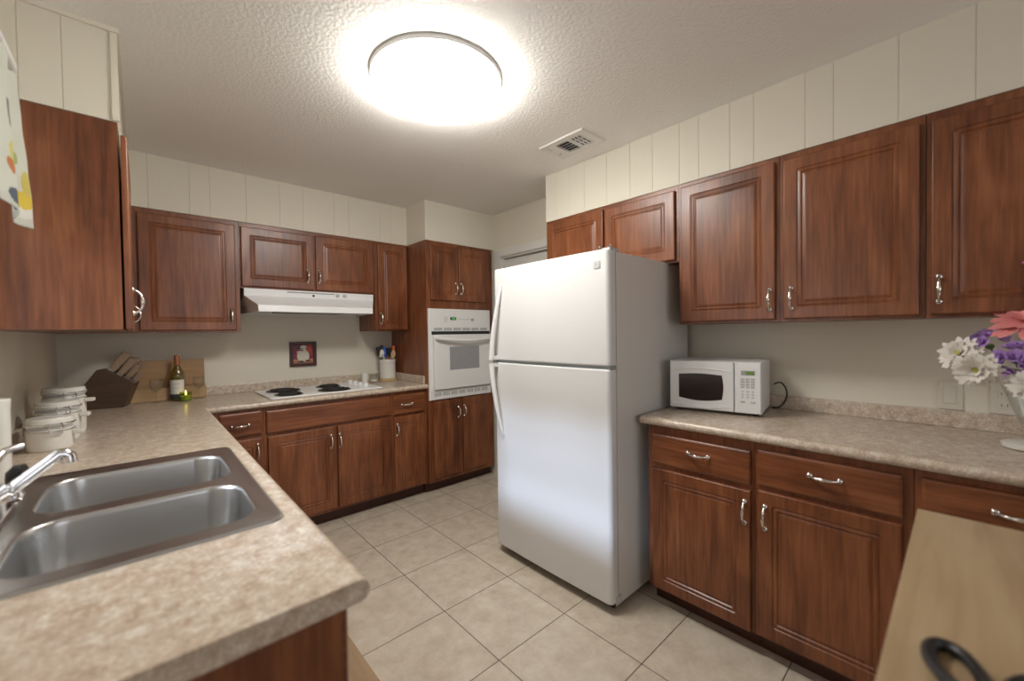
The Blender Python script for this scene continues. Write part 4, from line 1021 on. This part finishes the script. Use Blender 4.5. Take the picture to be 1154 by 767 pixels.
def flower(name, head, axis, mat, label, R=.06, kind='daisy', k=1.0):
    cpos_ = Vector((.3687, -3.5804, 1.3228)); head = cpos_+(Vector(head)-cpos_)*k; R *= k
    FK[0] += 1; ang = math.radians(100+22*FK[0]); sd = Vector((math.cos(ang), math.sin(ang), 0))
    t = thing(name, label, 'flower', (VX, VY, CT+.06), 0, 'cut flowers in the vase')
    h = Vector(head); ax = Vector(axis).normalized(); Q = Matrix.Translation(h) @ ax.to_track_quat('Z', 'Y').to_matrix().to_4x4()
    off = Vector((h.x-VX, h.y-VY, 0)); ol = max(off.length, 1e-4)
    neck = Vector((VX, VY, CT+.262))+sd*.055
    foot = Vector((VX, VY, CT+.066))+sd*.010
    pth = [foot, foot.lerp(neck, .5)-sd*.004, neck, neck.lerp(h-ax*.05, .55)+Vector((0, 0, .006)), h-ax*.045, h-ax*.012]
    bm = nb(); tube(bm, pth, [.0028]*6, 8)
    lathe(bm, [(.003, -.016), (.010, -.010), (.012, -.002)], n=12, mat=Q); obj('stem', bm, 'stem', t, smooth=True)
    bm = nb()
    if kind == 'daisy':
        petal_ring(bm, Q, 22, R-.010, R*.27, .10, 0, -.12, .008, jit=1.3); petal_ring(bm, Q, 20, R-.016, R*.27, .38, .003, -.15, .007, jit=1.3); petal_ring(bm, Q, 16, R*.62, R*.25, .70, .005, -.1, .006, jit=1.3); petal_ring(bm, Q, 10, R*.36, R*.18, 1.0, .006, 0, .005, jit=1.3)
    elif kind == 'cluster':
        for k in range(14):
            d_ = Vector((random.uniform(-1, 1), random.uniform(-1, 1), random.uniform(-.2, 1))).normalized()*R*.55
            q2 = Q @ Matrix.Translation(d_) @ d_.to_track_quat('Z', 'Y').to_matrix().to_4x4()
            petal_ring(bm, q2, 7, R*.42, R*.32, .7, 0, 0, .002, jit=2); petal_ring(bm, q2, 5, R*.30, R*.28, 1.1, .002, 0, .001, jit=2)
    else:
        petal_ring(bm, Q, 14, R, R*.36, .12, 0, -.1, .006, jit=1); petal_ring(bm, Q, 13, R*.85, R*.34, .4, .004, -.1, .005, jit=1); petal_ring(bm, Q, 10, R*.6, R*.3, .75, .006, 0, .004, jit=1)
    obj('petals', bm, mat, t, smooth=True)
    if kind == 'daisy':
        bm = nb(); lathe(bm, [(.007, -.003), (.008, .006), (.006, .012), (.002, .014)], n=16, mat=Q); obj('flower_centre', bm, 'flower_eye', t, smooth=True)
flower('daisy', (2.35, -3.575, 1.234), (-.75, .45, .35), 'petal_white', 'white daisy farthest left in the bouquet', .062, k=1.02)
flower('daisy', (2.33, -3.612, 1.185), (-.85, .3, -.05), 'petal_white', 'white daisy low in the bouquet, right beside the leftmost one', .064, k=.91)
flower('daisy', (2.33, -3.720, 1.145), (-.75, .1, .55), 'petal_white', 'white daisy drooping over the rim of the vase', .058, k=.90)
flower('statice', (2.36, -3.638, 1.262), (-.5, .3, .8), 'petal_purple', 'upper purple blossom cluster between the daisies and the pink flower', .056, 'cluster', 1.10)
flower('statice', (2.34, -3.690, 1.220), (-.8, .1, .5), 'petal_purple', 'lower purple blossom cluster at the right edge of the bouquet', .062, 'cluster', .99)
flower('gerbera', (2.37, -3.715, 1.335), (-.55, .25, .8), 'petal_pink', 'salmon pink gerbera above the purple clusters', .085, 'gerbera', 1.05)
flower('tulip', (2.39, -3.765, 1.520), (-.6, .3, .7), 'petal_magenta', 'magenta blossom at the very top right of the bouquet', .058, 'gerbera')

# ------------------------------------------------------------------ butcher block cart and scissors
BZ = .905
t = thing('butcher_block_cart', 'pale maple butcher block cart in the near right foreground', 'kitchen cart', (1.2, -3.85, 0))
bx0, bx1, by0, by1 = .66, 1.690, -4.17, -3.512
bm = nb(); rbox(bm, (bx0, by0, BZ-.045), (bx1, by1, BZ), .003); obj('block_top', bm, 'maple', t, smooth=True)
for x in (bx0+.05, bx1-.10):
    for y in (by0+.04, by1-.09):
        bm = nb(); rbox(bm, (x, y, 0), (x+.05, y+.05, BZ-.045), .004); obj('leg', bm, 'maple', t, smooth=True)
bm = nb(); box(bm, (bx0+.10, by1-.075, BZ-.13), (bx1-.10, by1-.057, BZ-.045)); box(bm, (bx0+.10, by0+.055, BZ-.13), (bx1-.10, by0+.073, BZ-.045)); obj('apron', bm, 'maple', t)
bm = nb(); box(bm, (bx0+.06, by0+.05, .22), (bx1-.06, by1-.05, .24)); obj('shelf', bm, 'maple', t)
t = thing('kitchen_scissors', 'black-handled scissors lying on the butcher block', 'scissors', (1.09, -3.58, BZ))
def loopring(cx, cy, a, b, rot):
    bm = nb(); pts = []
    for k in range(33):
        th = 2*PI*k/32; x = a*math.cos(th); y = b*math.sin(th)*(1+.15*math.cos(th))
        pts.append((cx+x*math.cos(rot)-y*math.sin(rot), cy+x*math.sin(rot)+y*math.cos(rot), BZ+.0085+.010*math.exp(-((th-PI)/1.2)**2)))
    tube(bm, pts, .0075, 10, cap=False, sq=1.0); return bm
bm = loopring(1.075, -3.578, .052, .0205, math.radians(14)); tube(bm, [(1.035, -3.590, BZ+.012), (1.00, -3.606, BZ+.010), (.965, -3.618, BZ+.008)], [.008, .009, .007], 10); obj('handle_loop', bm, 'black', t, smooth=True)
bm = loopring(1.070, -3.640, .052, .0235, math.radians(-12)); tube(bm, [(1.03, -3.632, BZ+.012), (1.00, -3.622, BZ+.010), (.965, -3.618, BZ+.008)], [.008, .009, .007], 10); obj('handle_loop', bm, 'black', t, smooth=True)
for s_ in (-1, 1):
    bm = nb(); prism(bm, [(.975, -3.618+s_*.009), (.84, -3.618+s_*.002), (.835, -3.619), (.975, -3.618-s_*.003)], 'z', BZ+.005+.0015*s_, BZ+.0062+.0015*s_); obj('blade', bm, 'chrome', t)

for o in list(C.objects):
    if o.parent is None and o.get('category') and (o.name.split('.')[0] in ('knife_block', 'glass_vase', 'clip_top_canister', 'utensil_crock', 'glass_jar', 'tall_crock', 'wine_bottle', 'spoon_rest_cup', 'votive_candle', 'wine_glass', 'cutting_board')):
        o.location.z += .0006

# ------------------------------------------------------------------ floor mat
bm = nb(); rect = rrect(.70, 1.012, -2.78, -1.35, .008, 3)
loops(bm, [[(p[0], p[1], .0005) for p in rect], [(p[0], p[1], .010) for p in rect], [(p[0]+(.856-p[0])*.01, p[1]+(-2.06-p[1])*.003, .012) for p in rect]])
tag(recenter(obj('floor_mat', bm, 'mat')), 'tan mat on the tile floor along the sink counter', 'mat')

# ------------------------------------------------------------------ light
w = bpy.data.worlds.new('World'); sc.world = w; w.use_nodes = True
bgn = w.node_tree.nodes['Background']; bgn.inputs[0].default_value = (.96, .965, 1, 1); bgn.inputs[1].default_value = 2.8
def sun(name, direction, energy, col, ang):
    L = bpy.data.lights.new(name, 'SUN'); L.energy = energy; L.color = col; L.angle = math.radians(ang)
    o = bpy.data.objects.new(name, L); C.objects.link(o); o.rotation_euler = Vector(direction).normalized().to_track_quat('-Z', 'Y').to_euler(); return o
sun('daylight', (1, .10, -.46), 3.2, (.66, .79, 1), 7.5)

def portal(name, loc, rot, sx, sy):
    L = bpy.data.lights.new(name, 'AREA'); L.shape = 'RECTANGLE'; L.size = sx; L.size_y = sy; L.cycles.is_portal = True
    o = bpy.data.objects.new(name, L); C.objects.link(o); o.location = loc; o.rotation_euler = rot
portal('window_daylight', (-.13, (WY0+WY1)/2, (WZ0+WZ1)/2), (0, -PI/2, 0), WZ1-WZ0, WY1-WY0)
portal('window_daylight', ((F0+F1)/2, YF-.13, (F2+F3)/2), (PI/2, 0, 0), F1-F0, F3-F2)  # sky portal of the added fill window in the front wall

# ------------------------------------------------------------------ camera
cam = bpy.data.cameras.new('Camera'); co = bpy.data.objects.new('Camera', cam); C.objects.link(co)
cam.sensor_width = 36; cam.lens = 460.7102/1154*36; cam.clip_start = .02
R2 = Vector((.74024109, -.67219372, -.01409717)); U2 = Vector((.0227375, .00407296, .99973317)); FW = Vector((.67195694, .74036411, -.01829898))
co.matrix_world = Matrix(((R2.x, U2.x, -FW.x, .3687), (R2.y, U2.y, -FW.y, -3.5804), (R2.z, U2.z, -FW.z, 1.3228), (0, 0, 0, 1)))
cam.dof.use_dof = True; cam.dof.focus_distance = 3.0; cam.dof.aperture_fstop = 1.7
sc.cycles.transparent_max_bounces = 24
sc.camera = co
vs = sc.view_settings
vs.view_transform = 'Standard'; vs.look = 'None'; vs.gamma = 1; vs.exposure = 0; vs.use_curve_mapping = False
